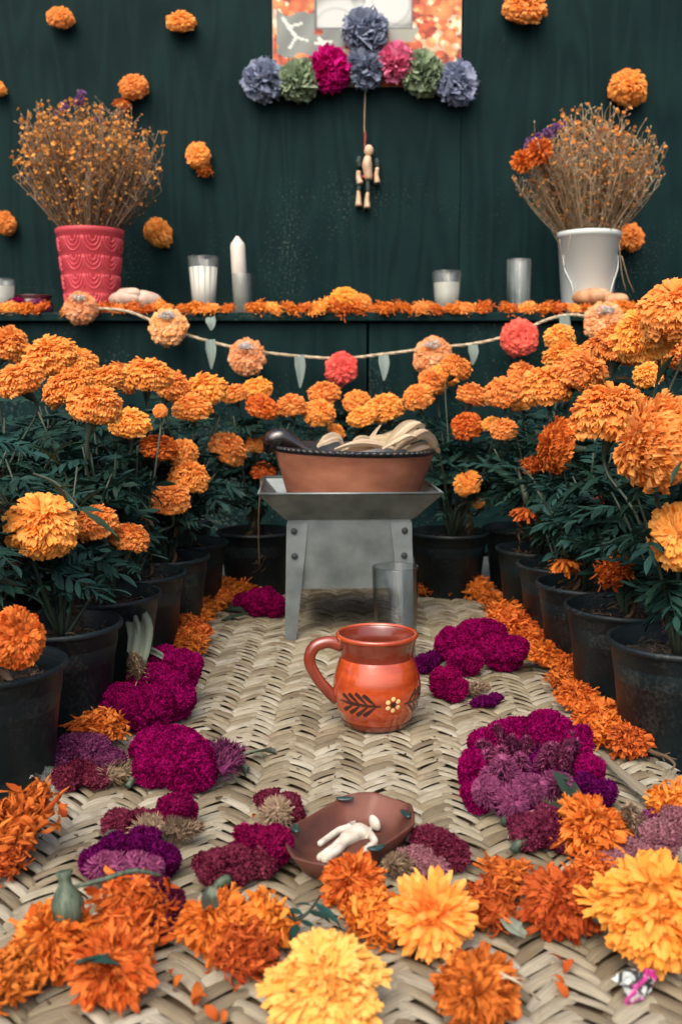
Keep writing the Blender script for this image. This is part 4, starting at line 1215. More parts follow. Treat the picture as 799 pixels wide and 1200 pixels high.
def spikes(mb, c, axis, L, r, rng, n=520, mat=None):
    """a plume spike: bristles along an axis"""
    axis = unit(np.array(axis, float)); c = np.array(c, float)
    t = rng.uniform(0, 1, n) ** .8
    rad = r * (1 - t) ** .6 * .75 + .001
    ph = rng.uniform(0, 2 * PI, n)
    ref = unit(np.cross(axis, [0.3, .2, 1])); r2 = np.cross(axis, ref)
    o = ref[None] * np.cos(ph)[:, None] + r2[None] * np.sin(ph)[:, None]
    P = c + axis * (t * L)[:, None] + o * (rad * .3)[:, None]
    dd = unit(o + axis * rng.uniform(-.1, .8, n)[:, None] + rng.normal(0, .25, (n, 3))); s = unit(np.cross(dd, axis)); q = np.cross(s, dd)
    petals(mb, P, dd, s, q, rad * .9 + .0030, np.full(n, .00075), rng.normal(0, .5, n), np.zeros(n), np.zeros(n), np.clip(rng.normal(.55, .3, n), 0, 1), rng, rows=3, cols=2, prof=(1, .9, .25), tipj=0)
    lathe_pts = [(r * .45, 0.0), (r * .35, L * .5), (.0008, L * .95)]
    tube(mb, [c, c + axis * L * .5, c + axis * L * .95], [r * .45, r * .32, .0008], 8, col=(.2, 0, .5))

c1 = cockscomb('large magenta cockscomb curled against the black pots', [(MG, 'magenta', .0030, 0, [(142, 826, 30, 26), (172, 832, 32, 27), (200, 818, 30, 30), (212, 785, 23, 24, 1.6), (192, 775, 22, 18, 2.2), (180, 800, 26, 22, 1.6)])], seed=2)
mb = MB(); spikes(mb, G(165, 795, .045) - c1.location, (-.25, .1, .9), .028, .014, RNG, 420); mb.build('seed_bristles', CEL['seed'], c1)
for (pts, w) in (([(150, 718, .085), (160, 716, .090), (170, 735, .082), (166, 765, .068), (160, 785, .05)], [.005, .009, .010, .009, .006]),
                 ([(140, 722, .086), (150, 716, .092), (158, 740, .080), (152, 765, .066)], [.003, .007, .008, .003]),
                 ([(160, 770, .065), (175, 762, .062), (192, 770, .058), (205, 780, .05)], [.003, .004, .003, .001])):
    mb = MB(); ribbon(mb, [Vector(G(x, y, z)) - c1.location for x, y, z in pts], w, rngh, (0, -1, .3), rnd=.5, fold=.35); mb.build('withered_leaf', M['leaf_grey'], c1)
c2 = cockscomb('bright magenta cockscomb bun below the curled one', [(MG, 'magenta', .0030, 0, [(185, 880, 34, 28), (215, 892, 38, 34), (180, 900, 26, 24), (228, 905, 28, 24), (205, 872, 28, 22, 1.5)])], seed=3)
mb = MB()
for k in range(6):
    spikes(mb, G(240 + (k % 3) * 9, 880 + k * 5, .02) - c2.location, (.8, -.1 + .1 * k, .35), .024, .011, RNG, 200)
mb.build('plume', CEL['mauve'], c2)
c3 = cockscomb('faded mauve cockscomb beside the foremost black pot', [(MG, 'mauve', .0030, .2, [(85, 878, 22, 18), (110, 880, 22, 20), (130, 890, 17, 15), (70, 890, 14, 12)]), ('flower_crest', 'dusky', .0030, .2, [(80, 912, 18, 16), (98, 905, 16, 14), (115, 912, 16, 13)])], seed=4)
mb = MB(); spikes(mb, G(122, 910, .012) - c3.location, (1, .25, .1), .042, .017, RNG, 700); mb.build('seed_bristles', CEL['seed'], c3)
c4 = cockscomb('dusky crimson cockscomb with beige seed bristles', [(MG, 'crimson', .0028, .1, [(208, 950, 25, 22), (190, 958, 16, 13)]), (MG, 'dusky', .0028, .2, [(140, 966, 22, 17), (165, 960, 16, 13)])], seed=5)
mb = MB()
for (x, y, ax) in ((165, 972, (.6, -.5, .4)), (195, 975, (.9, -.2, .3)), (208, 978, (.9, .2, .25)), (180, 970, (.2, -.8, .4))):
    spikes(mb, G(x, y, .012) - c4.location, ax, .020, .011, RNG, 300)
mb.build('seed_bristles', CEL['seed'], c4)
c5 = cockscomb('dark purple cockscomb crescent above orange petals', [(MG, 'purple', .0028, 0, [(112, 1010, 20, 18), (135, 995, 22, 18), (165, 992, 24, 20), (192, 1008, 20, 20)]), (MG, 'dusky', .0028, .2, [(185, 1040, 16, 14), (200, 1062, 20, 18), (190, 1085, 17, 16)])], seed=6)
mb = MB()
for k in range(7):
    spikes(mb, G(115 + k * 10, 1022 - (k % 2) * 6, .012) - c5.location, (random.gauss(0, .4), -.6, .6), .018, .009, RNG, 240)
mb.build('seed_bristles', CEL['mauve'], c5)
c6 = cockscomb('raspberry pink cockscomb beside the clay tray', [(MG, 'crimson', .0030, .05, [(300, 992, 28, 25), (322, 990, 22, 24, 1.2)]), (MG, 'dusky', .0030, .1, [(255, 1018, 26, 22), (275, 1015, 26, 24), (305, 1012, 22, 18)])], seed=7)
c7 = cockscomb('small dark cockscomb at the tray corner', [(MG, 'dusky', .0026, .1, [(315, 938, 17, 13), (335, 943, 19, 15), (346, 955, 12, 12)])], seed=8)
mb = MB(); spikes(mb, G(325, 955, .012) - c7.location, (0, -.6, .5), .018, .015, RNG, 420); mb.build('seed_bristles', CEL['seed'], c7)
c8 = cockscomb('dusky pink cockscomb on the far side of the tray', [(MG, 'dusky', .0028, .15, [(510, 990, 24, 20), (530, 1002, 22, 20), (495, 985, 16, 15)]), (MG, 'faded', .0028, .3, [(490, 1005, 20, 14), (510, 1018, 18, 12)])], seed=9)
mb = MB(); spikes(mb, G(480, 1015, .010) - c8.location, (-.9, -.4, .3), .02, .012, RNG, 300); mb.build('seed_bristles', CEL['seed'], c8)
c9 = cockscomb('biggest purple-red cockscomb ringed round pink plumes', [(MG, 'magenta', .0030, 0, [(555, 905, 19, 26), (568, 875, 20, 22, 1.3), (600, 862, 24, 22, 1.5), (640, 858, 28, 26, 1.5), (672, 875, 22, 24, 1.3), (690, 905, 18, 22), (560, 935, 18, 20)]), (MG, 'purple', .0030, 0, [(705, 930, 16, 17), (685, 925, 16, 18), (605, 945, 26, 16)]), ('flower_bed', 'purple', .003, .1, [(600, 908, 32, 19), (640, 905, 28, 19), (620, 893, 32, 19)])], seed=10)
mb = MB(); mb2 = MB()
rpl = random.Random(4)
for k in range(16):
    x, y = 582 + (k % 5) * 17 + rpl.uniform(-7, 7), 888 + (k // 5) * 11 + rpl.uniform(-4, 4)
    spikes(mb if k % 3 else mb2, G(x, y, .020 - .002 * (k // 5)) - c9.location, ((x - 615) * .012, (905 - y) * .02, .8), rpl.uniform(.018, .030), rpl.uniform(.009, .013), RNG, 460)
for (x, y, ax, l, r) in ((592, 915, (-.2, -.4, .9), .026, .015), (615, 930, (.3, -.6, .6), .024, .015), (575, 930, (-.5, -.6, .5), .022, .014), (598, 940, (0, -.8, .4), .022, .014), (640, 925, (.5, -.5, .5), .024, .014)):
    spikes(mb2, G(x, y, .022) - c9.location, ax, l, r, RNG, 620)
mb.build('plume', CEL['plume'], c9); mb2.build('plume', CEL['mauve'], c9)
mb = MB(); tube(mb, [G(598, 940, .014) - c9.location, G(592, 965, .006) - c9.location], .0045, 8); mb.build('stem', M['calyx'], c9)
for (x, y, z, ex, ey, ez, s) in ((648, 905, .045, 695, 955, .012, .30), (690, 950, .02, 640, 945, .03, .2)):
    a, b = G(x, y, z), G(ex, ey, ez)
    o = link('leaf', blade_mesh(77, M['leaf_olive'], s, .5), c9, a - c9.location)
    d = (b - a); xx = d.normalized(); yy = Vector((.3, -.4, .8)).cross(xx).normalized(); zz = xx.cross(yy)
    o.rotation_mode = 'QUATERNION'; o.rotation_quaternion = Matrix((xx, yy, zz)).transposed().to_quaternion(); o.scale = (d.length * 1.05,) * 3
c10 = cockscomb('dusty rose cockscomb lump below the biggest one', [(MG, 'dusky', .0030, .15, [(620, 975, 24, 22), (645, 970, 26, 24), (660, 982, 20, 18)]), (MG, 'faded', .0030, .3, [(660, 968, 16, 14, 1.2), (632, 960, 15, 11, 1.4)])], seed=11)
c11 = cockscomb('faded pink-brown cockscomb behind the big pale marigold', [(MG, 'faded', .0030, .3, [(770, 985, 26, 24), (790, 965, 20, 20), (745, 1000, 20, 15), (715, 1008, 20, 11)]), (MG, 'mauve', .003, .2, [(762, 962, 12, 14), (785, 945, 14, 12)])], seed=12)
mb = MB(); spikes(mb, G(750, 985, .016) - c11.location, (-.3, .3, .9), .026, .014, RNG, 420); mb.build('seed_bristles', CEL['seed'], c11)
c12 = cockscomb('deep magenta cockscomb between mug and orange flower row', [(MG, 'magenta', .0032, 0, [(530, 757, 22, 22), (555, 750, 25, 25), (590, 765, 26, 23), (545, 775, 22, 18), (575, 745, 18, 16, 1.5)])], seed=13)
c13 = cockscomb('small magenta cockscomb close behind the mug', [(MG, 'magenta', .0030, 0, [(520, 800, 18, 20), (532, 810, 15, 14)]), (MG, 'purple', .003, .1, [(497, 778, 13, 12), (507, 772, 10, 10)])], seed=14)
mb = MB(); spikes(mb, G(545, 810, .010) - c13.location, (1, .1, .15), .028, .013, RNG, 380); mb.build('seed_bristles', CEL['seed'], c13)
c14 = cockscomb('far magenta cockscomb with green leaves by the brazier leg', [(MG, 'magenta', .0032, 0, [(305, 706, 20, 18), (322, 710, 14, 15), (285, 705, 12, 11)])], seed=15)
for (ax, ay, bx, by) in ((290, 718, 258, 708), (292, 720, 262, 722)):
    a, b = G(ax, ay, .008), G(bx, by, .010)
    o = link('leaf', BLADES[0], c14, a - c14.location); d = b - a
    o.rotation_euler = (0, -.1, math.atan2(d.y, d.x)); o.scale = (d.length * 1.1,) * 3
c15 = cockscomb('scrap of purple cockscomb by the small magenta one', [(MG, 'purple', .0030, .1, [(570, 822, 12, 7), (580, 818, 8, 6), (558, 824, 8, 5)])], seed=16)

for cc_, a, b in ((c2, (168, 905, .012), (150, 922, .006)), (c6, (268, 1030, .012), (250, 1046, .006)), (c10, (615, 985, .012), (600, 998, .005)), (c12, (530, 775, .012), (508, 792, .006)), (c3, (68, 905, .012), (30, 905, .010)), (c4, (140, 975, .010), (122, 985, .005))):
    mb = MB(); p0, p1 = G(*a) - cc_.location, G(*b) - cc_.location
    tube(mb, spline([p0, (p0 + p1) / 2 + Vector((0, 0, .003)), p1], 8), [.0045, .0036, .0030], 8)
    mb.build('stem', M['calyx'], cc_)
# ------------------------------------------------------------------ marigolds lying on the mat
wv = 0
def lying(px, py, rpx, kind, mat, label, up=(0, -.35, 1), group=None, zf=.62, flat=1.0, z0=.003):
    global wv
    if py > 1000: rpx *= .93; py -= 5
    p = G(px, py, .03); r = rpx * ppm(p)
    p = G(px, py, z0 + r * zf); r = rpx * ppm(p)
    o = link('cut_marigold', head(kind, mat, wv % 5), None, p); wv += 1
    orient(o, up, None, (r, r, r * flat))
    return tag(o, label, 'flower', group)
GF = 'cut marigolds lying on the mat'
lying(772, 1074, 90, 'frill', 'marigold_pale', 'huge pale golden marigold lying by the candy wrapper', (-.05, -.25, 1), GF, flat=.76)
lying(385, 1158, 74, 'frill', 'marigold_yellow', 'pale yellow marigold lying front and centre on the mat', (0, -.3, 1), GF, flat=.70)
lying(506, 1078, 62, 'tongue', 'marigold', 'fresh orange marigold with pointed petals below the dusky cockscomb', (.05, -.75, .8), GF)
lying(60, 1112, 60, 'crumple', 'marigold_dry', 'orange marigold under the green bud', (-.2, -.5, 1), GF)
lying(150, 1080, 56, 'wilt', 'marigold_dry', 'orange marigold against the dark purple cockscomb tail', (.2, -.6, .8), GF)
lying(130, 1138, 58, 'crumple', 'marigold_dry', 'orange marigold with its dark centre beside the mat weave, below the green bud', (.1, -.5, 1), GF, flat=.9)
lying(10, 1150, 46, 'wilt', 'marigold_wilted', 'rust orange marigold cut off by the picture corner', (-.3, -.3, 1), GF)
lying(252, 1088, 50, 'crumple', 'marigold_dry', 'orange marigold with grey stalk below the raspberry cockscomb', (-.2, -.4, 1), GF)
lying(305, 1090, 46, 'wilt', 'marigold_dry', 'orange marigold next to the dark green sprig', (.2, -.4, 1), GF)
lying(290, 1120, 42, 'wilt', 'marigold_wilted', 'orange marigold behind the pale yellow one', (.1, -.4, 1), GF)
lying(412, 1040, 42, 'crumple', 'marigold_dry', 'rusty marigold touching the clay tray edge', (-.1, -.6, .8), GF)
lying(440, 1080, 44, 'wilt', 'marigold_dry', 'rusty marigold between the yellow and the fresh orange ones', (-.1, -.4, 1), GF)
lying(572, 1066, 40, 'wilt', 'marigold_wilted', 'dried brown-orange marigold beside the fresh pointed one', (.2, -.4, 1), GF)
lying(592, 1034, 36, 'wilt', 'marigold_wilted', 'dried marigold below the dusty rose cockscomb', (0, -.3, 1), GF, flat=.8)
lying(655, 1064, 52, 'crumple', 'marigold_wilted', 'curled rust marigold beside the huge pale one', (-.2, -.5, 1), GF)
lying(690, 1030, 34, 'wilt', 'marigold_dry', 'upright orange marigold tuft behind the huge pale one', (-.1, -.1, 1), GF)
lying(558, 1166, 58, 'crumple', 'marigold_wilted', 'dried rust marigold with a thin straw at the mat front', (.0, -.4, 1), GF)
lying(693, 972, 46, 'crumple', 'marigold_dry', 'orange marigold below the big dark leaf', (.1, -.5, 1), GF)
lying(788, 946, 36, 'wilt', 'marigold_dry', 'orange marigold on the mat corner by the dry stalk', (.2, -.4, 1), GF)
lying(22, 965, 58, 'wilt', 'marigold_wilted', 'shaggy rust marigold in front of the foremost black pot', (-.5, -.2, .8), GF, flat=.85)
lying(8, 1012, 34, 'wilt', 'marigold_wilted', 'smaller rust marigold below the shaggy one', (-.3, -.3, .8), GF, flat=.8)
lying(116, 853, 36, 'wilt', 'marigold_dry', 'lone orange marigold wedged behind the faded mauve cockscomb', (0, -.1, 1), GF, flat=.8)
# green bud of the marigold lying face down
bd = at(80, 1060, 1); p = G(80, 1066, .040)
bud = thing('marigold_bud', p, 'green marigold bud with pale tip on orange petals', 'flower bud')
mb = MB(); lathe(mb, [(.001, -.012), (.010, -.011), (.0135, -.003), (.0132, .006), (.0095, .014), (.0058, .019), (.0052, .024), (.0075, .029), (.005, .030), (.001, .028)], 20)
o = mb.build('bud_body', M['calyx'], bud); bud.rotation_euler = (-.25, -.15, 0); bud.scale = (.74, .74, .78)
mb = MB(); tube(mb, spline([(.006, .002, .016), (.03, .004, .018), (.055, .012, .020), (.075, .02, .012)], 10), [.0018, .0022, .0014], 8); mb.build('stem', M['calyx'], bud)

GR = 'orange marigold heads lined up along the mat edge'
rg = random.Random(21)
ORD = 'first second third fourth fifth sixth seventh eighth ninth tenth eleventh twelfth thirteenth fourteenth fifteenth sixteenth seventeenth eighteenth'.split()
line_r = [(740, 868), (716, 856), (697, 838), (678, 816), (660, 797), (668, 779), (640, 768), (622, 752), (637, 738), (608, 733), (592, 719), (606, 708), (579, 704), (560, 690)]
for k, (x, y) in enumerate(line_r):
    r = 28 if y > 800 else (26 if y > 730 else 21)
    lying(x + rg.uniform(-3, 3), y, r * rg.uniform(.85, 1.15), 'wilt' if k % 3 == 1 else 'crumple', 'marigold_dry' if k % 4 else 'marigold_wilted', f'{ORD[k]} marigold from the mat corner in the long row by the white bucket side pots', (rg.gauss(0, .3), -.3, 1), GR, flat=.8)
for k, (x, y) in enumerate([(540, 687), (525, 688), (510, 687), (498, 688)]):
    lying(x, y, 15 * rg.uniform(.9, 1.15), 'wilt', 'marigold_wilted', f'small marigold at the mat far end past the glass, {ORD[k]} from the long row', (rg.gauss(0, .3), -.3, 1), GR, flat=.75)
for k, (x, y) in enumerate([(283, 692), (266, 690), (250, 702), (240, 712), (258, 700), (232, 722), (222, 735), (215, 748), (232, 742), (226, 756)]):
    lying(x, y, (18 if y < 715 else 20) * rg.uniform(.9, 1.15), 'wilt', 'marigold_dry' if k % 3 else 'marigold_wilted', f'{ORD[k]} orange marigold from the far magenta cockscomb in the short row of the mat', (rg.gauss(0, .3), -.3, 1), GR, flat=.85)

# loose bits on the mat
def scrap(px, py, size, mat, label, name, cat, seed, up=.003, w=.22, yaw=None, curl=1.2, group=None):
    p = G(px, py, .006 + up)
    o = link(name, blade_mesh(seed, M[mat], w, curl, name), None, p)
    o.rotation_euler = (random.uniform(-.6, .6), -.25, random.uniform(0, 6.28) if yaw is None else yaw); o.scale = (size,) * 3
    return tag(o, label, cat, group)
PET = ['beside the grey-stalk marigold, highest of that scatter', 'beside the grey-stalk marigold, nearest the green bud heap', 'left of centre in the petal scatter before the grey-stalk marigold', 'lowest in the scatter before the grey-stalk marigold', 'below the green bud heap', 'just under the purple cockscomb tail', 'under the curled rust marigold, longest', 'under the curled rust marigold, lowest', 'between the rust marigold and the huge pale one', 'curled, low in the scatter before the grey-stalk marigold', 'near the straw', 'beside the plastic scrap, nearer the pot', 'beside the plastic scrap, nearer the mauve cockscomb', 'small, under the curled rust marigold', 'by the small dark cockscomb at the tray']
PET[2] = 'amid the scatter before the grey-stalk marigold'
for k, (x, y, s) in enumerate(((232, 1150, .020), (215, 1142, .012), (243, 1168, .017), (262, 1182, .011), (155, 1172, .012), (202, 1138, .010), (640, 1118, .022), (650, 1150, .016), (672, 1125, .014), (240, 1178, .016), (608, 1150, .010), (68, 945, .02), (80, 942, .018), (648, 1142, .012), (300, 955, .01))):
    scrap(x, y, s, 'marigold_wilted', f'loose orange petal dropped on the mat {PET[k]}', 'loose_petal', 'petal', 300 + k, w=.19, curl=2.4, group='loose petals on the mat')
def sprig(label, pts, leaves, mat='leaf_olive', seed=0):
    c = G(*pts[0]); root = thing('leaf_sprig', c, label, 'leaf sprig')
    mb = MB(); tube(mb, spline([Vector(G(*p)) - c for p in pts], 8), [.0016, .0008], 5); mb.build('stem', M['stem'], root)
    for k, (x, y, z, ex, ey, ez, w) in enumerate(leaves):
        a, b = G(x, y, z), G(ex, ey, ez); d = b - a
        o = link('leaf', blade_mesh(seed + k, M[mat], w, .6), root, a - c)
        o.rotation_euler = (random.uniform(-.4, .4), -.15, math.atan2(d.y, d.x)); o.scale = (d.length * 1.05,) * 3
    return root
sprig('grey-green leaf sprig beside the magenta cockscomb bun', [(262, 890, .006), (285, 885, .008), (318, 876, .010)], [(268, 888, .008, 292, 905, .006, .30), (285, 885, .009, 322, 873, .012, .16), (275, 887, .008, 262, 900, .004, .25), (295, 882, .01, 310, 890, .006, .2)], 'leaf_grey', 40)
sprig('dark green sprig among the orange petals under the tray', [(335, 1085, .012), (360, 1070, .022), (375, 1050, .02)], [(345, 1080, .02, 330, 1062, .02, .16), (352, 1078, .022, 368, 1092, .02, .16), (355, 1072, .024, 338, 1058, .028, .15), (362, 1068, .024, 385, 1075, .026, .16), (366, 1062, .024, 350, 1048, .03, .14), (368, 1058, .024, 395, 1085, .022, .10), (350, 1082, .02, 340, 1100, .02, .16)], 'leaf', 50)
sprig('dark leaf caught in the orange petals by the purple tail', [(90, 1128, .03), (110, 1122, .034), (128, 1118, .034)], [(92, 1128, .036, 128, 1115, .038, .16), (100, 1125, .036, 140, 1125, .038, .14)], 'leaf', 60)
husk('pale dry husk strip by the orange row on the mat corner', [G(700, 880, .010), G(725, 905, .012), G(755, 930, .012), G(775, 945, .008)], [.002, .006, .007, .002], 'dull_husk', (0, 0, 1), None, 'dry_husk', 'husk', .3)
husk('pale straw stalk poking from rust marigolds beside the pointed one', [G(590, 1075, .012), G(602, 1088, .014), G(615, 1098, .010)], [.004, .006, .003], 'leaf_grey', (0, 0, 1), None, 'dry_stalk', 'stalk', .9)
husk('grey withered stub standing above the orange marigolds', [G(658 - 410, 1062, .04), G(246, 1050, .05), G(250, 1040, .055)], [.005, .005, .003], 'leaf_grey', (0, -1, .2), None, 'withered_stub', 'stalk', .4)
ds = thing('twisted_twig', G(745, 872, .012), 'dry twisted stem sticking out from the orange row to a pot', 'stem')
mb = MB(); c0 = ds.location
tube(mb, spline([Vector(G(x, y, z)) - c0 for x, y, z in ((745, 872, .012), (765, 882, .014), (782, 888, .018), (790, 896, .014), (786, 902, .01))], 14), [.003, .0022, .0015, .001], 6, col=(.6, 0, .5))
for (x, y) in ((785, 882), (792, 890), (778, 892)):
    tube(mb, [Vector(G(775, 886, .016)) - c0, Vector(G(x, y, .02)) - c0], [.0012, .0005], 4, col=(.4, 0, .5))
mb.build('stem_twig', M['litter'], ds)
st = thing('straw', G(585, 1142, .03), 'thin straw lying over the front dried rust marigold', 'straw')
mb = MB(); c0 = st.location
tube(mb, spline([Vector(G(x, y, z)) - c0 for x, y, z in ((585, 1140, .032), (605, 1150, .030), (618, 1160, .02), (632, 1172, .008))], 8), .0007, 5, col=(1, 0, .5))
tube(mb, spline([Vector(G(x, y, z)) - c0 for x, y, z in ((588, 1146, .03), (600, 1146, .028), (620, 1148, .02))], 6), .0006, 5, col=(1, 0, .5))
mb.build('straw_stalk', M['husk'], st)
# small dark grit and debris
mb = MB(); rgd = np.random.default_rng(8)
for k in range(170):
    y = rgd.uniform(.50, 1.1); x = rgd.uniform(mat_l(y) + .02, mat_r(y) - .02)
    s = rgd.uniform(.0006, .0018)
    p = np.array([x, y, .0042]); b = rgd.uniform(0, 6.28); e = p + np.array([math.cos(b), math.sin(b), rgd.normal(0, .1)]) * s * rgd.uniform(1, 4)
    tube(mb, [p, e], [s * .6, s * .3], 4, col=(rgd.random() * .5, 0, .5))
o = mb.build('plant_debris', M['litter'], None); tag(o, 'fine dark plant crumbs sprinkled over the mat', 'debris', kind='stuff')
# candy wrapper
def wrapper_mat():
    m, nt, N, L, P = newmat('printed_foil')
    tc = N.new('ShaderNodeTexCoord')
    v = N.new('ShaderNodeTexVoronoi'); v.feature = 'DISTANCE_TO_EDGE'; v.inputs['Scale'].default_value = 130
    L.new(tc.outputs['Object'], v.inputs['Vector'])
    cr = N.new('ShaderNodeValToRGB'); cr.color_ramp.elements[0].color = (.02, .03, .03, 1); cr.color_ramp.elements[0].position = .10
    cr.color_ramp.elements[1].color = (.42, .46, .44, 1); cr.color_ramp.elements[1].position = .16
    L.new(v.outputs['Distance'], cr.inputs[0])
    at_ = N.new('ShaderNodeAttribute'); at_.attribute_name = 'Col'
    mx = N.new('ShaderNodeMix'); mx.data_type = 'RGBA'; mx.inputs[7].default_value = (.55, .05, .30, 1)
    L.new(at_.outputs['Fac'], mx.inputs[0]); L.new(cr.outputs[0], mx.inputs[6]); L.new(mx.outputs[2], P.inputs['Base Color'])
    P.inputs['Roughness'].default_value = .4
    return m
M['wrapper'] = wrapper_mat()
wp_ = G(746, 1152, .010)
wr = thing('candy_wrapper', wp_, 'crumpled candy wrapper printed in grey and magenta', 'wrapper')
mb = MB(); rgw = np.random.default_rng(2)
nu, nv = 12, 8; vs = []; cs = []
for i in range(nu):
    for j in range(nv):
        u, v = i / (nu - 1) * 2 - 1, j / (nv - 1) * 2 - 1
        w = .0085 * (1 - .75 * max(0, u) ** 1.5)
        vs.append((u * .013 + rgw.normal(0, .0006), v * w + rgw.normal(0, .0006), .004 * math.cos(v * 1.3) + .003 * math.sin(u * 5 + v * 3) + rgw.normal(0, .0009)))
        c = 1.0 if (u > .55 or (v < -.75 and u < -.2) or abs(v - u * .5 + .1) < .13) else 0.0
        cs.append((c, c, c))
mb.add(vs, [(i * nv + j, (i + 1) * nv + j, (i + 1) * nv + j + 1, i * nv + j + 1) for i in range(nu - 1) for j in range(nv - 1)], cs)
o = mb.build('wrapper_sheet', M['wrapper'], wr, smooth=False)
o.rotation_euler = (.75, -.2, .45)
# clear plastic scrap by the pot
pw = G(58, 912, .012)
sc_ = thing('plastic_scrap', pw, 'crumpled clear plastic scrap by the faded mauve cockscomb', 'plastic')
mb = MB(); vs = []
for i in range(8):
    for j in range(8):
        vs.append(((i - 3.5) * .004 + rgw.normal(0, .001), (j - 3.5) * .003, .007 * math.sin(i * .9) * math.cos(j * .8) + rgw.normal(0, .0015) + .002))
mb.add(vs, [(i * 8 + j, (i + 1) * 8 + j, (i + 1) * 8 + j + 1, i * 8 + j + 1) for i in range(7) for j in range(7)])
mb.build('plastic_film', M['glass_dim'], sc_, smooth=False)

# ------------------------------------------------------------------ things on the shelf
SHY = 2.22
def on_shelf(px, D=SHY):
    p = at(px, 350, D); p.z = SH_Z
    return p
SHS = ppm(at(400, 320, SHY))
# pink pot
M['pink'] = simple('pink_plastic', (0.54, 0.055, 0.075, 1), (0.60, 0.07, 0.09, 1), rough=0.5, scale=6)
pk = thing('pink_flower_pot', on_shelf(108), 'pink plastic flower pot with raised scallop pattern on the shelf', 'pot')
top = at(108, 270, SHY).z - SH_Z
pr0, pr1 = .0535, .0725
mb = MB(); lathe(mb, [(0, .001), (pr0, 0), (pr0 + .001, .003), (pr1 - .002, top - .012), (pr1 + .0005, top - .010), (pr1 + .001, top - .002), (pr1, top), (pr1 - .003, top - .002), (pr1 - .005, top - .02), (pr0 - .004, .03), (0, .03)], 56)
mb.build('pot_wall', M['pink'], pk)
mb = MB()
def pk_pt(az, z, off): 
    r = pr0 + (pr1 - .003 - pr0) * z / (top - .012) + off
    return (r * math.cos(az), r * math.sin(az), z)
NA = 10
for row in range(4):
    z0 = top - .020 - row * (top - .02) / 4.15
    for k in range(NA):
        a0 = 2 * PI * k / NA + (row % 2) * 0
        for sc2 in (1.0, .68, .36):
            hw = PI / NA * .92 * sc2; dp = .030 * sc2
            tube(mb, spline([pk_pt(a0 + hw * math.cos(t), z0 - dp * math.sin(t) , .0006) for t in np.linspace(0, PI, 9)], 14), .0019, 6)
        a1 = a0 + PI / NA
        tube(mb, spline([pk_pt(a1, z0 + .002, 0), pk_pt(a1, z0 - .03, 0)], 4), .0014, 6)
mb.build('scallop_relief', M['pink'], pk)
# dried flower bunches
M['dry_stem'] = petal_mat('dried_stems', (0.14, 0.085, 0.045, 1), (0.46, 0.34, 0.22, 1), trans=0.0, rough=0.9)
M['dry_blossom'] = petal_mat('dried_blossoms', (0.62, 0.20, 0.035, 1), (0.90, 0.52, 0.16, 1), trans=.2, rough=0.8)
M['statice'] = petal_mat('statice_blossoms', (0.16, 0.06, 0.20, 1), (0.30, 0.16, 0.36, 1), trans=.2, rough=.8)
def bunch(root, top_z, prx, spread, hmin, hmax, nst, seed, label, blossom_frac=1.0, lean=0.0, pale=0.0):
    rng = np.random.default_rng(seed)
    st_, bl = MB(), MB()
    for k in range(nst):
        a = rng.uniform(0, 2 * PI); q = math.sqrt(rng.random())
        b = np.array([prx * .55 * q * math.cos(a), prx * .55 * q * math.sin(a), top_z - .03])
        out = spread * q * rng.uniform(.75, 1.1)
        h = rng.uniform(hmin, hmax) * (1 - .30 * q ** 2)
        e = np.array([out * math.cos(a) + lean * h, out * .8 * math.sin(a), top_z + h])
        mid = b * .45 + e * .55 + np.array([.02 * out * math.cos(a), .02 * out * math.sin(a), 0.0]) + rng.normal(0, .005, 3)
        P = spline([b, mid, e], 8)
        col = (np.clip(rng.normal(.45 + pale, .25), 0, 1), 0, .5)
        tube(st_, P, [.0015, .0011, .0006], 3, col=col, cap=False)
        for t in range(rng.integers(8, 14)):      # side twigs
            i = rng.integers(1, 8); p = P[i]
            d = rng.normal(0, 1, 3); d[2] = abs(d[2]) + .8; d /= np.linalg.norm(d)
            l = rng.uniform(.012, .030)
            tube(st_, [p, p + d * l * .6 + np.array([0, 0, .002]), p + d * l], [.0009, .0005], 3, col=col, cap=False)
            if rng.random() < .78 * blossom_frac:
                c = p + d * l; r = rng.uniform(.0018, .0046) * (1.0 + .35 * (i > 5))
                m = 5
                an = np.arange(m) * 2 * PI / m + rng.uniform(0, 6)
                ax = unit(d + rng.normal(0, .5, 3)); x = unit(np.cross(ax, [.3, .8, .1])); y = np.cross(ax, x)
                dd = unit(np.cos(an)[:, None] * x + np.sin(an)[:, None] * y + ax * .6)
                nn = unit(ax - dd * (dd @ ax)[:, None]); ss = np.cross(nn, dd)
                petals(bl, np.tile(c, (m, 1)), dd, ss, nn, np.full(m, r * 1.3), np.full(m, r * .6), np.full(m, .5), np.full(m, .3), np.zeros(m), np.clip(rng.normal(.5, .3, m), 0, 1), rng, rows=3, cols=2, prof=(.4, 1, .6))
            else:
                c = p + d * l
                tube(st_, [c, c + d * .004, c + d * .007], [.0006, .0015, .0003], 4, col=(.8, 0, .5), cap=False)
    o = st_.build('dried_stems', M['dry_stem'], root); o['kind'] = 'stuff'
    o = bl.build('dried_blossoms', M['dry_blossom'], root); o['kind'] = 'stuff'
b1 = thing('dried_flower_bunch', pk.location + Vector((0, 0, .04)), 'bunch of dried orange flowers in the pink pot', 'dried flowers')
bunch(b1, top - .04, pr1, .165, .13, .272, 400, 31, '', pale=-.04)
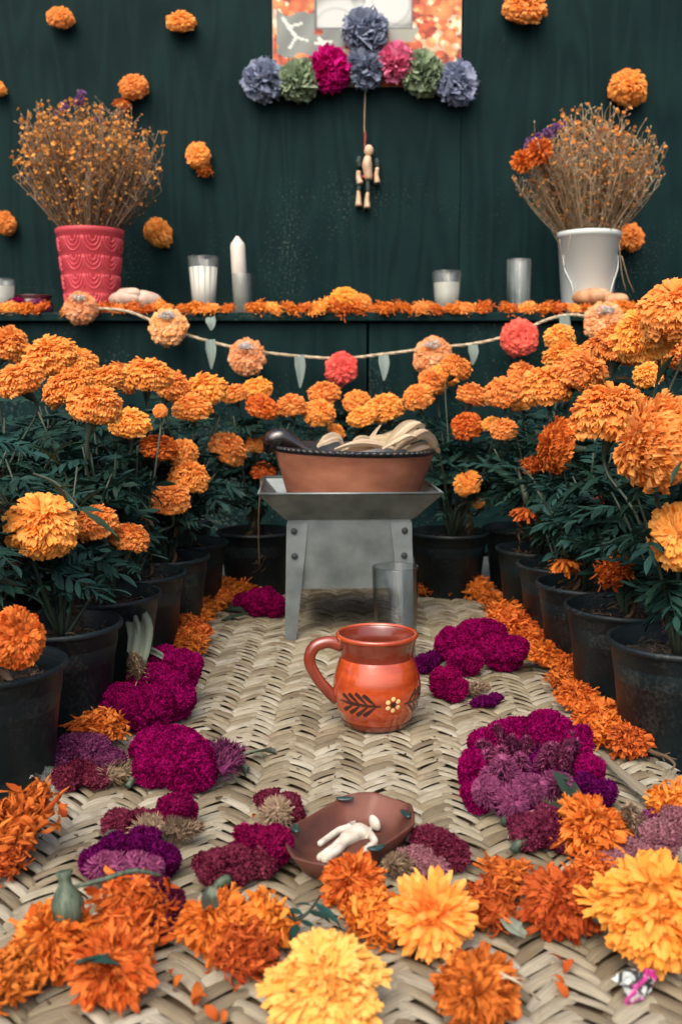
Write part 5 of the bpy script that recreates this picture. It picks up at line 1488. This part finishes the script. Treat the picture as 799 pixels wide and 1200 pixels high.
def statice(root, spots, seed):
    rng = np.random.default_rng(seed)
    for (px, py, r) in spots:
        c = at(px, py, SHY - .03) - root.location
        mb = MB(); n = 60
        d = fib(n); 
        s = unit(np.cross(d, rng.normal(0, 1, (n, 3)))); q = np.cross(s, d)
        petals(mb, np.array(c) + d * r * rng.uniform(.3, .8, (n, 1)), d, s, q, np.full(n, r * .5), np.full(n, r * .3), rng.normal(0, .6, n), np.full(n, .5), np.zeros(n), rng.random(n), rng, rows=3, cols=3)
        mb.build('statice_blossom', M['statice'], root)
        mb = MB(); tube(mb, spline([c, c + Vector((0, .01, -.06)), Vector((0, 0, 0))], 6), .0008, 4, col=(.3, 0, .5)); mb.build('stem', M['dry_stem'], root)
statice(b1, [(93, 118, .010), (96, 110, .009), (75, 124, .009), (68, 132, .008), (66, 152, .007), (115, 140, .006)], 3)
# white bucket
M['white_plastic'] = simple('white_plastic', (0.60, 0.66, 0.63, 1), (0.66, 0.71, 0.68, 1), rough=0.4, scale=5)
wb = thing('white_bucket', on_shelf(687), 'white plastic bucket vase on the shelf beside bread rolls', 'bucket')
topw = at(687, 273, SHY).z - SH_Z
mb = MB(); lathe(mb, [(0, .001), (.050, 0), (.052, .003), (.066, topw - .012), (.0690, topw - .011), (.0695, topw - .003), (.068, topw), (.065, topw - .002), (.0625, topw - .02), (.048, .03), (0, .03)], 56)
mb.build('bucket_wall', M['white_plastic'], wb)
for sg in (-1, 1):
    mb = MB()
    A = -PI / 2 + sg * .95
    pp = lambda az, z, o=.001: ((.051 + .016 * z / topw + o) * math.cos(az), (.051 + .016 * z / topw + o) * math.sin(az), z)
    tube(mb, spline([pp(A + sg * .25, topw - .05), pp(A + sg * .15, topw - .08, .004), pp(A - sg * .15, topw - .115, .004), pp(A - sg * .22, topw - .15, .002)], 12), [.0012, .0028, .0030, .0012], 10, flat=.5)
    mb.build('moulded_rib', M['white_plastic'], wb)
b2 = thing('dried_flower_bunch', wb.location + Vector((0, 0, .04)), 'bunch of brown dried flowers in the white bucket', 'dried flowers')
bunch(b2, topw - .04, .07, .160, .12, .255, 420, 32, '', .62, pale=.04)
statice(b2, [(620, 165, .008), (630, 160, .009), (640, 155, .009), (650, 150, .010), (660, 146, .007), (617, 172, .007), (645, 160, .008), (702, 152, .007)], 4)
# stray hanging stems over the bucket
mb = MB()
for (pts) in ([(655, 280), (658, 300), (662, 325)], [(725, 285), (728, 320), (733, 340)], [(728, 300), (735, 325), (742, 342)], [(668, 275), (663, 300), (660, 315)]):
    P = [at(x, y, SHY - .075) - b2.location for x, y in pts]
    tube(mb, spline(P, 8), [.001, .0005], 4, col=(.5, 0, .5))
mb.build('hanging_stems', M['dry_stem'], b2)

# glasses and candles
M['wax'] = simple('white_wax', (0.62, 0.58, 0.50, 1), (0.70, 0.66, 0.58, 1), rough=0.5, scale=20)
def votive(px, topy, wpx, wb_, label, fill, name='candle_glass', facets=0):
    p = on_shelf(px); h = at(px, topy, SHY).z - SH_Z
    root = thing(name, p, label, 'glass' if not fill else 'candle')
    r1, r0 = wpx / 2 * SHS, wb_ / 2 * SHS
    mb = MB(); tumbler(mb, r0, r1, h, .0018, .006, 40 if not facets else facets); mb.build('glass_body', M['glass_dim'] if not fill else M['glass_shelf'], root)
    if fill:
        hz = h * fill
        rr = lambda z: r0 + (r1 - r0) * z / h - .0022
        mb = MB(); lathe(mb, [(0, .0065), (rr(.007), .0066), (rr(hz), hz), (rr(hz) * .9, hz - .001), (0, hz - .0015)], 36); mb.build('wax', M['wax'], root)
        mb = MB(); tube(mb, [(0, 0, hz - .002), (.001, 0, hz + .006)], .0008, 5); mb.build('wick', M['litter'], root)
    return root
votive(239, 301, 37, 27, 'tall fluted candle glass of white wax beside the taper candle', .82, facets=14)
votive(523, 318, 35, 28, 'short wide candle glass half full of white wax', .74)
votive(607, 304, 29, 27, 'tall narrow empty glass beside the white bucket', 0, 'shelf_glass')
votive(4, 327, 30, 26, 'small candle glass beside the dark red clay pot', .8)
# taper candle standing in a small glass
tp = thing('taper_candle', on_shelf(283), 'tall white taper candle with pointed top standing in a small glass', 'candle')
h = at(283, 277, SHY).z - SH_Z
mb = MB(); lathe(mb, [(0, .008), (.0165, .0082), (.0160, h - .022), (.0150, h - .016), (.006, h - .004), (.003, h), (0, h)], 28)
o = mb.build('candle_wax', M['wax'], tp); o.rotation_euler = (0, -.045, 0)
mb = MB(); tube(mb, [(-.009, 0, h - .003), (-.010, 0, h + .004)], .0008, 5); mb.build('wick', M['litter'], tp)
sg_ = thing('shelf_glass', on_shelf(284), 'short clear glass holding the taper candle', 'glass')
mb = MB(); tumbler(mb, .0205, .0225, at(284, 321, SHY).z - SH_Z, .0016, .006); mb.build('glass_body', M['glass_shelf'], sg_)
# dark red clay pot, bag of bread
M['red_clay'] = clay('dark_red_clay', (0.055, 0.010, 0.014, 1), (0.10, 0.018, 0.022, 1), coat=.5, rough=.35)
rp = thing('red_clay_pot', on_shelf(40, 2.26), 'small dark red clay pot beside the pink flower pot', 'pot')
mb = MB(); lathe(mb, [(0, .001), (.030, 0), (.040, .012), (.043, .026), (.038, .036), (.036, .040), (.041, .046), (.040, .048), (.034, .040), (.036, .025), (0, .01)], 40); mb.build('pot_wall', M['red_clay'], rp)
mb = MB(); tube(mb, spline([(-.037, 0, .042), (-.052, -.004, .040), (-.056, -.004, .026), (-.042, 0, .016)], 14), .005, 10); mb.build('handle', M['red_clay'], rp)
def shelf_comb(label, px, py, rr, mk, seed):
    p = at(px, py, 2.155); p.z = max(p.z, SH_Z + rr * .8)
    root = thing('cockscomb', Vector((p.x, p.y, SH_Z)), label, 'flower')
    mb = MB(); rng = np.random.default_rng(seed)
    comb_lobes(mb, [((0, 0, rr * .85), (rr * 1.3, rr, rr)), ((rr * .9, .004, rr * .6), (rr * .8, rr * .8, rr * .7))], rng, .0035, floor=0.0)
    mb.build('flower_crest', CEL[mk], root)
shelf_comb('magenta cockscomb on the shelf before the red clay pot', 20, 352, .018, 'magenta', 41)
shelf_comb('greyish purple cockscomb on the shelf before the red clay pot', 44, 350, .017, 'mauve', 42)
shelf_comb('purple flower scrap on the shelf beside the white bucket', 652, 358, .010, 'purple', 43)
M['bread'] = simple('bread_crust', (0.36, 0.16, 0.065, 1), (0.58, 0.34, 0.18, 1), rough=0.6, scale=40)
M['bread_pale'] = simple('sugared_bread', (0.42, 0.27, 0.19, 1), (0.58, 0.44, 0.34, 1), rough=0.7, scale=50)
def rolls(spots, mat, label_fn, seed):
    rng = np.random.default_rng(seed)
    for k, (px, py, rpx) in enumerate(spots):
        p = at(px, py, 2.16); r = rpx * SHS
        mb = MB(); d = fib(420)
        nu, nv = 22, 12
        T, Ph = np.meshgrid(np.linspace(.03, PI - .03, nv), np.linspace(0, 2 * PI, nu, endpoint=False), indexing='ij')
        d = np.stack([np.sin(T) * np.cos(Ph), np.sin(T) * np.sin(Ph), np.cos(T)], -1).reshape(-1, 3)
        rel = 1 + .10 * np.sin(d[:, 0] * 4 + k) * np.cos(d[:, 1] * 3 + k * 2)
        P = d * rel[:, None] * np.array([r * 1.25, r, r * .72])
        mb.add(P, [(i * nu + j, i * nu + (j + 1) % nu, (i + 1) * nu + (j + 1) % nu, (i + 1) * nu + j) for i in range(nv - 1) for j in range(nu)])
        o = mb.build('bread_roll', M[mat], None, (p.x, p.y + (k % 2) * .02, max(p.z, SH_Z + r * .70)))
        tag(o, label_fn(k), 'bread', 'bread on the shelf')
rolls([(690, 349, 15), (707, 350, 14), (720, 352, 12), (702, 345, 12)], 'bread', lambda k: 'brown bread roll, ' + ['first from the bucket front', 'in the middle of the heap', 'at the heap end away from the bucket', 'on top of the heap'][k] + ' by the white bucket', 1)
rolls([(148, 351, 15), (165, 352, 17), (152, 345, 11)], 'bread_pale', lambda k: 'pale sugared bread ' + ['lump nearest the pink pot', 'lump farthest from the pink pot', 'knob on top'][k] + ' on the shelf', 2)

# marigolds along the shelf edge
rs = random.Random(77)
ANCH = [(5, 'the small candle glass'), (42, 'the red clay pot'), (108, 'the pink flower pot'), (160, 'the pale sugared bread'), (205, 'the gap before the fluted candle glass'), (239, 'the fluted candle glass'), (283, 'the taper candle'),
        (340, 'the gap past the taper candle'), (404, 'the marigold heap'), (465, 'the gap past the heap'), (523, 'the short candle glass'), (566, 'the gap past the short glass'),
        (607, 'the tall narrow glass'), (652, 'the purple flower scrap'), (705, 'the bread rolls'), (765, 'the bare shelf past the bread rolls'), (830, 'the shelf end past the bread rolls')]
row = []
x = -8
while x < 815:
    r = rs.uniform(11, 16)
    if rs.random() < .95:
        row.append((x, r))
    x += r * rs.uniform(1.15, 1.6)
cnt = {}
for k, (x, r) in enumerate(row):
    pile = abs(x - 408) < 22
    rr = r * SHS * .95 * (1.25 if pile else 1)
    y = SH_Y + rs.uniform(.004, .020)
    ppx = at(x, 360, y)
    o = link('cut_marigold', head('wilt', 'marigold' if k % 3 == 1 else 'marigold_dry', k % 5), None, (ppx.x, y, SH_Z + rr * .32))
    orient(o, (rs.gauss(0, .3), -.5, 1), None, (rr, rr, rr * (.70 + (.2 if pile else 0))))
    an = min(ANCH, key=lambda q: abs(q[0] - x))[1]; cnt[an] = cnt.get(an, 0) + 1
    tag(o, f'small marigold on the shelf edge at {an}, {ordw[min(5, cnt[an] - 1)]} there', 'flower', 'orange marigolds along the shelf edge')
def shelf_head(px, py, rpx, label, mat='marigold', D=SH_Y + .01):
    p = at(px, py, D); o = link('cut_marigold', head('globe', mat, (px * 7) % 5), None, p)
    orient(o, (0, -.6, 1), None, rpx * ppm(p)); tag(o, label, 'flower', 'larger marigolds on the shelf edge')
shelf_head(404, 350, 17, 'pale orange marigold heaped highest at the shelf middle', 'marigold_pale', SH_Y + .025)
shelf_head(422, 356, 14, 'orange marigold at the heap side facing the short candle glass', 'marigold', SH_Y + .02)
shelf_head(390, 357, 13, 'orange marigold at the heap side facing the taper candle', 'marigold', SH_Y + .02)
# ------------------------------------------------------------------ string garland under the shelf
M['cord'] = simple('straw_cord', (0.34, 0.26, 0.16, 1), (0.56, 0.46, 0.32, 1), rough=.9, scale=200, bump=.4)
M['clear_leaf'] = petal_mat('pale_paper_tag', (0.20, 0.27, 0.24, 1), (0.34, 0.40, 0.36, 1), trans=.25, rough=.4)
PAP.update({
 'peach': petal_mat('peach_petal', (0.88, 0.35, 0.11, 1), (0.90, 0.52, 0.28, 1), trans=.3),
 'coral': petal_mat('coral_petal', (0.80, 0.075, 0.085, 1), (0.90, 0.17, 0.14, 1), trans=.3),
 'paper_blue': petal_mat('blue_grey_tissue', (0.24, 0.29, 0.40, 1), (0.36, 0.40, 0.52, 1), trans=.3, objvar=.1),
 'paper_green': petal_mat('sage_tissue', (0.25, 0.33, 0.20, 1), (0.36, 0.44, 0.29, 1), trans=.3, objvar=.1),
 'paper_magenta': petal_mat('magenta_tissue', (0.52, 0.005, 0.13, 1), (0.66, 0.015, 0.22, 1), trans=.3, objvar=.05),
 'paper_pink': petal_mat('pink_tissue', (0.80, 0.13, 0.27, 1), (0.88, 0.28, 0.44, 1), trans=.3, objvar=.05),
 'white_petal': petal_mat('white_petal', (0.62, 0.58, 0.54, 1), (0.72, 0.68, 0.62, 1), trans=.3, objvar=.05),
})
GY = SH_Y - .035
gl = thing('string_garland', at(400, 420, GY), 'straw cord garland with peach and coral blooms hung under the shelf', 'garland')
cordpx = [(92, 360), (100, 361), (150, 365), (198, 385), (245, 400), (290, 410), (345, 417), (400, 420), (450, 415), (505, 408), (560, 402), (605, 390), (640, 375), (668, 369), (705, 372), (770, 366), (830, 362)]
def gpt(px, py): return at(px, py, GY) - gl.location
mb = MB()
cl = spline([gpt(*q) for q in cordpx], 160)
for s in range(3):
    off = np.stack([np.zeros(160), .0014 * np.cos(np.arange(160) * .9 + s * 2.09), .0014 * np.sin(np.arange(160) * .9 + s * 2.09)], 1)
    tube(mb, cl + off, .0021, 6)
mb.build('cord', M['cord'], gl)
for k, (px, py, r, m) in enumerate(((97, 362, 20, 'peach'), (199, 384, 23, 'peach'), (290, 419, 22, 'peach'), (400, 432, 20, 'coral'), (506, 418, 24, 'peach'), (607, 396, 23, 'coral'), (705, 378, 24, 'peach'))):
    p = gpt(px, py) + Vector((0, -.012, 0)); rr = r * ppm(at(px, py, GY))
    o = link('bloom', head('globe', m, k % 5), gl, p); orient(o, (random.gauss(0, .3), -1, .25), None, rr)
    if m == 'peach':
        o2 = link('white_bloom_top', head('wilt', 'white_petal', k % 3), o, (0, -.1, .0))
        o2.rotation_mode = 'QUATERNION'; o2.rotation_quaternion = o.rotation_quaternion.inverted() @ Quaternion((1, 0, 0), .2); o2.location = o.rotation_quaternion.inverted() @ Vector((0, -.3, .55)); o2.scale = (.5, .5, .35)
for k, (px, py, l) in enumerate(((247, 398, 32), (351, 416, 36), (449, 416, 28), (553, 404, 22), (660, 370, 36), (247, 372, 14))):
    a = gpt(px, py); ll = l * SHS
    mb = MB(); ribbon(mb, [a + Vector((0, -.003, 0)), a + Vector((.002, -.006, -ll * .5)), a + Vector((.001, -.004, -ll))], [.010, .011, .007, .0015], rngh, (0, -1, 0), rnd=.5, fold=.2)
    mb.build('hanging_leaf', M['clear_leaf'], gl)
# pale rounds at the garland's far end
mb = MB()

# ------------------------------------------------------------------ flowers, poster, pompoms and figure on the wall
def wall_head(px, py, rpx, label, kind='globe', mat='marigold', up=(0, -1, .7)):
    p = at(px, py, WALL_Y - .02); o = link('pinned_marigold', head(kind, mat, (px * 3 + py) % 5), None, p)
    q_ = rpx * ppm(p); orient(o, up, None, (q_ * random.uniform(.88, 1.15), q_ * random.uniform(.8, 1.05), q_ * random.uniform(.8, 1.1))); tag(o, label, 'flower', 'marigolds pinned to the wall')
wall_head(71, 21, 15, 'small marigold pinned to the wall top above the pink pot bunch', up=(.2, -1, .8))
wall_head(212, 26, 19, 'marigold pinned to the wall top between pink pot and poster', up=(0, -.8, 1))
wall_head(157, 102, 17, 'marigold pinned just above the pink pot bunch')
wall_head(145, 123, 11, 'tiny marigold tucked under the one above the pink pot bunch', 'wilt', 'marigold_wilted')
wall_head(232, 182, 17, 'marigold pinned on the wall beside the pink pot bunch', up=(-.4, -1, .5))
wall_head(240, 200, 9, 'tiny drooping marigold under the one beside the pink pot bunch', 'wilt', 'marigold_wilted')
wall_head(186, 273, 19, 'curled marigold pinned beside the pink pot rim', up=(.7, -.8, .1), mat='marigold')
wall_head(6, 262, 17, 'marigold cut by the picture edge beside the pink pot', up=(.5, -.6, .5))
wall_head(-4, 103, 11, 'sliver of marigold at the picture edge above the pink pot', up=(.5, -.6, .5))
wall_head(614, 10, 24, 'marigold pinned to the wall top beside the poster', mat='marigold', up=(0, -.8, .9))
wall_head(735, 104, 26, 'large marigold pinned above the white bucket bunch', mat='marigold', up=(0, -1, .6))
wall_head(738, 278, 18, 'round marigold pinned beside the white bucket rim', mat='marigold')
p = at(633, 180, SHY - .06)
for (px, py, r, lb) in ((632, 178, 18, 'fresh orange marigold stuck in the brown dried bunch'), (612, 190, 16, 'orange marigold at the brown dried bunch edge')):
    p = at(px, py, SHY - .05); o = link('cut_marigold', head('tongue', 'marigold_dry', px % 5), None, p); orient(o, (-.3, -1, .4), None, r * ppm(p)); tag(o, lb, 'flower')

# poster: flat print, colours laid out on a fine sheet
def poster_colour(px, py, rng_pts):
    """print: flower heads round a grey panel with a pale photograph"""
    X, Y = px, py
    out = np.zeros((len(X), 3))
    d2 = (X[:, None] - rng_pts[None, :, 0]) ** 2 + (Y[:, None] - rng_pts[None, :, 1]) ** 2
    k = np.argmin(d2 / rng_pts[None, :, 2] ** 2, 1)
    pal = np.array([lin(240, 140, 80)[:3], lin(250, 175, 110)[:3], lin(200, 85, 45)[:3], lin(250, 215, 175)[:3], lin(160, 55, 35)[:3], lin(235, 110, 60)[:3]])
    out[:] = pal[(rng_pts[k, 3]).astype(int)]
    m = np.sqrt(d2[np.arange(len(X)), k]) / rng_pts[k, 2]
    out *= (1.12 - .55 * np.clip(m, 0, 1) ** 2)[:, None]
    g = lin(128, 134, 128)[:3]
    wob = 6 * np.sin(X * .21) + 5 * np.sin(Y * .27 + X * .05)
    a = (X < 402 + wob) & (X > 322) & (Y < 62 + wob - (X - 322) * -.12) & (Y > 12 + wob * .5) & ~((X > 366) & (Y < 40) & (X < 376))
    out[a] = np.array(g) * (.9 + .15 * np.sin(X[a] * .15 + Y[a] * .1))[:, None]
    # pale thin bone-like strokes on the grey panel
    for (x1, y1, x2, y2, w) in ((330, 20, 345, 42, 2.2), (345, 42, 338, 55, 1.8), (335, 30, 352, 26, 1.6), (345, 42, 358, 46, 1.6), (372, 44, 382, 58, 2.4), (368, 50, 386, 47, 1.8)):
        t = np.clip(((X - x1) * (x2 - x1) + (Y - y1) * (y2 - y1)) / ((x2 - x1) ** 2 + (y2 - y1) ** 2), 0, 1)
        dd = np.hypot(X - x1 - t * (x2 - x1), Y - y1 - t * (y2 - y1))
        out[dd < w] = lin(205, 210, 200)[:3]
    b = (X > 455) & (X < 484 + wob * .5) & (Y > 30) & (Y < 48)
    out[b] = lin(150, 152, 140)[:3]
    ph = (X > 368) & (X < 481) & (Y < 31)
    ring = lambda cx_, cy_, r_, w: np.exp(-((np.hypot(X - cx_, Y - cy_) - r_) / w) ** 2)
    blob = lambda cx_, cy_, rx_, ry_: 1 / (1 + np.exp((np.hypot((X - cx_) / rx_, (Y - cy_) / ry_) - 1) * 12))
    sh = .30 + .36 * blob(398, 18, 34, 22) + .38 * blob(452, 4, 34, 26) - .20 * ring(452, 2, 27, 1.6) * (X > 420) - .16 * ring(392, 34, 26, 1.5) * (X < 425) - .22 * blob(418, -6, 9, 14) - .12 * ring(470, -8, 36, 1.3)
    sh = np.clip(sh, .05, .75)
    out[ph] = (np.array(lin(225, 228, 222)[:3])[None] * sh[:, None] * 1.12)[ph]
    fr = ((np.abs(X - 368) < 1) | (np.abs(X - 481) < 1)) & (Y < 32) | ((np.abs(Y - 31) < 1) & (X > 367) & (X < 482))
    out[fr] = lin(95, 100, 95)[:3]
    return np.clip(out, 0, 1)
rp_ = np.random.default_rng(12)
pts = []
for k in range(900):
    pts.append((rp_.uniform(316, 541), rp_.uniform(-190, 104), rp_.choice([3, 4, 5, 7], p=[.4, .3, .2, .1]), rp_.integers(0, 6)))
pts += [(515, 10, 13, 0), (535, 28, 12, 3), (508, 42, 8, 3), (325, 2, 8, 0), (345, 4, 7, 5), (372, 8, 6, 4)]
pts = np.array(pts)
XS = np.arange(318, 539.6, 1.7); YS = np.arange(-186, 101.6, 1.7)
gx, gy = np.meshgrid(XS, YS)
cc = poster_colour(gx.ravel(), gy.ravel(), pts)
PW = WALL_Y - .005
ptl, pbr = at(318, -186, PW), at(539, 101, PW)
Wd, Hd = pbr.x - ptl.x, ptl.z - pbr.z
po_root = thing('printed_poster', Vector(((ptl.x + pbr.x) / 2, WALL_Y - .0005, pbr.z)), 'printed poster with orange flowers round a pale photograph', 'poster')
vs = np.stack([(gx.ravel() - 318) / 221 * Wd - Wd / 2, np.full(gx.size, -.0045), (101 - gy.ravel()) / 287 * Hd], 1)
nx, ny = len(XS), len(YS)
fs = [(i * nx + j, (i + 1) * nx + j, (i + 1) * nx + j + 1, i * nx + j + 1) for i in range(ny - 1) for j in range(nx - 1)]
m, nt, N, L, P = newmat('poster_print')
a_ = N.new('ShaderNodeAttribute'); a_.attribute_name = 'Col'; L.new(a_.outputs['Color'], P.inputs['Base Color']); P.inputs['Roughness'].default_value = .5
M['print'] = m
MB().add(vs, fs, cc).build('print_sheet', M['print'], po_root)
M['board'] = simple('poster_board', (.35, .33, .30, 1), None, rough=.8)
mb = MB(); box(mb, (0, -.0022, Hd / 2), (Wd + .002, .0035, Hd + .002)); mb.build('backing_board', M['board'], po_root, smooth=False)
for k, (px, py, rx, mt, lb) in enumerate(((309, 94, 25, 'paper_blue', 'blue-grey paper pompom at the row end toward the pink pot'), (350, 94, 25, 'paper_green', 'sage green paper pompom between blue-grey and magenta ones'),
        (387, 81, 26, 'paper_magenta', 'magenta paper pompom under the poster'), (428, 80, 24, 'paper_blue', 'blue-grey paper pompom directly above the hanging figure'),
        (428, 37, 27, 'paper_blue', 'blue-grey paper pompom highest on the poster'), (463, 74, 23, 'paper_pink', 'light pink paper pompom under the poster'),
        (495, 86, 26, 'paper_green', 'sage green paper pompom between pink and blue-grey ones'), (535, 98, 25, 'paper_blue', 'blue-grey paper pompom at the row end toward the white bucket'))):
    p = at(px, py, WALL_Y - .030); o = link('paper_pompom', head('paper', mt, k % 3), None, p)
    orient(o, (random.gauss(0, .1), -1, .1), None, rx * ppm(p) * 1.0); tag(o, lb, 'pompom', 'tissue paper pompoms under the poster')
# hanging jointed figure
M['wood_fig'] = simple('cream_painted_wood', (0.52, 0.34, 0.20, 1), (0.66, 0.48, 0.32, 1), rough=.6, scale=60)
M['fig_dark'] = simple('dark_joint', (0.02, 0.035, 0.035, 1), (0.05, 0.07, 0.065, 1), rough=.7, scale=80)
M['fig_red'] = simple('red_thread', (0.25, 0.03, 0.03, 1), (0.40, 0.08, 0.07, 1), rough=.8, scale=80)
FY = WALL_Y - .014
hf = thing('hanging_jointed_figure', at(430, 244, FY), 'small jointed cream figure hanging on a thin chain under the pompoms', 'figure')
def fp(px, py, dy=0): return at(px, py, FY) - hf.location + Vector((0, dy, 0))
S1 = ppm(at(430, 200, FY))
def limb(name, pts, rad, mat, flat=.55, dy=0):
    mb = MB(); tube(mb, spline([fp(x, y, dy) for x, y in pts], 10), [r * S1 * (1.3 if max(rad) > 2.5 else 1.0) for r in rad], 12, flat=flat); return mb.build(name, M[mat], hf)
mb = MB(); c = fp(432, 177)
d = fib(200); nu, nv = 18, 12
T, Ph = np.meshgrid(np.linspace(.03, PI - .03, nv), np.linspace(0, 2 * PI, nu, endpoint=False), indexing='ij')
d = np.stack([np.sin(T) * np.cos(Ph), np.sin(T) * np.sin(Ph), np.cos(T)], -1).reshape(-1, 3)
mb.add(np.array(c) + d * np.array([5.6, 4.5, 7.2]) * S1 * (1 - .14 * np.clip(-d[:, 2:3], 0, 1)), [(i * nu + j, i * nu + (j + 1) % nu, (i + 1) * nu + (j + 1) % nu, (i + 1) * nu + j) for i in range(nv - 1) for j in range(nu)])
mb.build('head', M['wood_fig'], hf)
limb('torso', [(431, 184), (430, 193), (431, 203), (432, 211)], [5.5, 8.5, 7.0, 6.0], 'wood_fig')
limb('chest_cord', [(429, 187), (428, 195), (427, 203)], [.8, .8, .8], 'fig_red', 1, -.004)
limb('sash', [(424, 207), (430, 209), (437, 206)], [1.4, 2.2, 1.2], 'fig_red', .8, -.005)
limb('upper_arm', [(421, 184), (420, 190), (421, 196)], [3.0, 4.2, 3.2], 'fig_dark')
limb('upper_arm', [(441, 186), (442, 191), (442, 197)], [3.0, 4.0, 3.4], 'fig_dark')
limb('forearm', [(420, 201), (420, 208), (422, 216)], [3.6, 4.2, 5.4], 'wood_fig', dy=-.003)
limb('forearm', [(442, 197), (441, 206), (442, 215)], [3.0, 3.8, 5.4], 'wood_fig', dy=-.002)
limb('thigh', [(422, 214), (421, 219), (420, 224)], [3.2, 3.6, 3.2], 'fig_dark')
limb('thigh', [(431, 212), (431, 219), (431, 226)], [3.4, 3.8, 3.2], 'fig_dark')
limb('shin', [(420, 223), (420, 232), (420, 242)], [2.8, 4.0, 5.6], 'wood_fig')
limb('shin', [(431, 225), (430, 234), (430, 244)], [3.0, 4.0, 5.8], 'wood_fig')
mb = MB()
P = spline([fp(428, 104), fp(427, 135), fp(427, 156), fp(428, 172)], 46)
for i in range(45):
    tube(mb, [P[i], (P[i] + P[i + 1]) / 2, P[i + 1]], [.0008, .0016, .0008], 5)
mb.build('chain', M['wood_fig'], hf)
limb('tassel', [(427, 155), (428, 160), (427, 176)], [1.2, 1.3, .9], 'fig_red', 1, -.002)
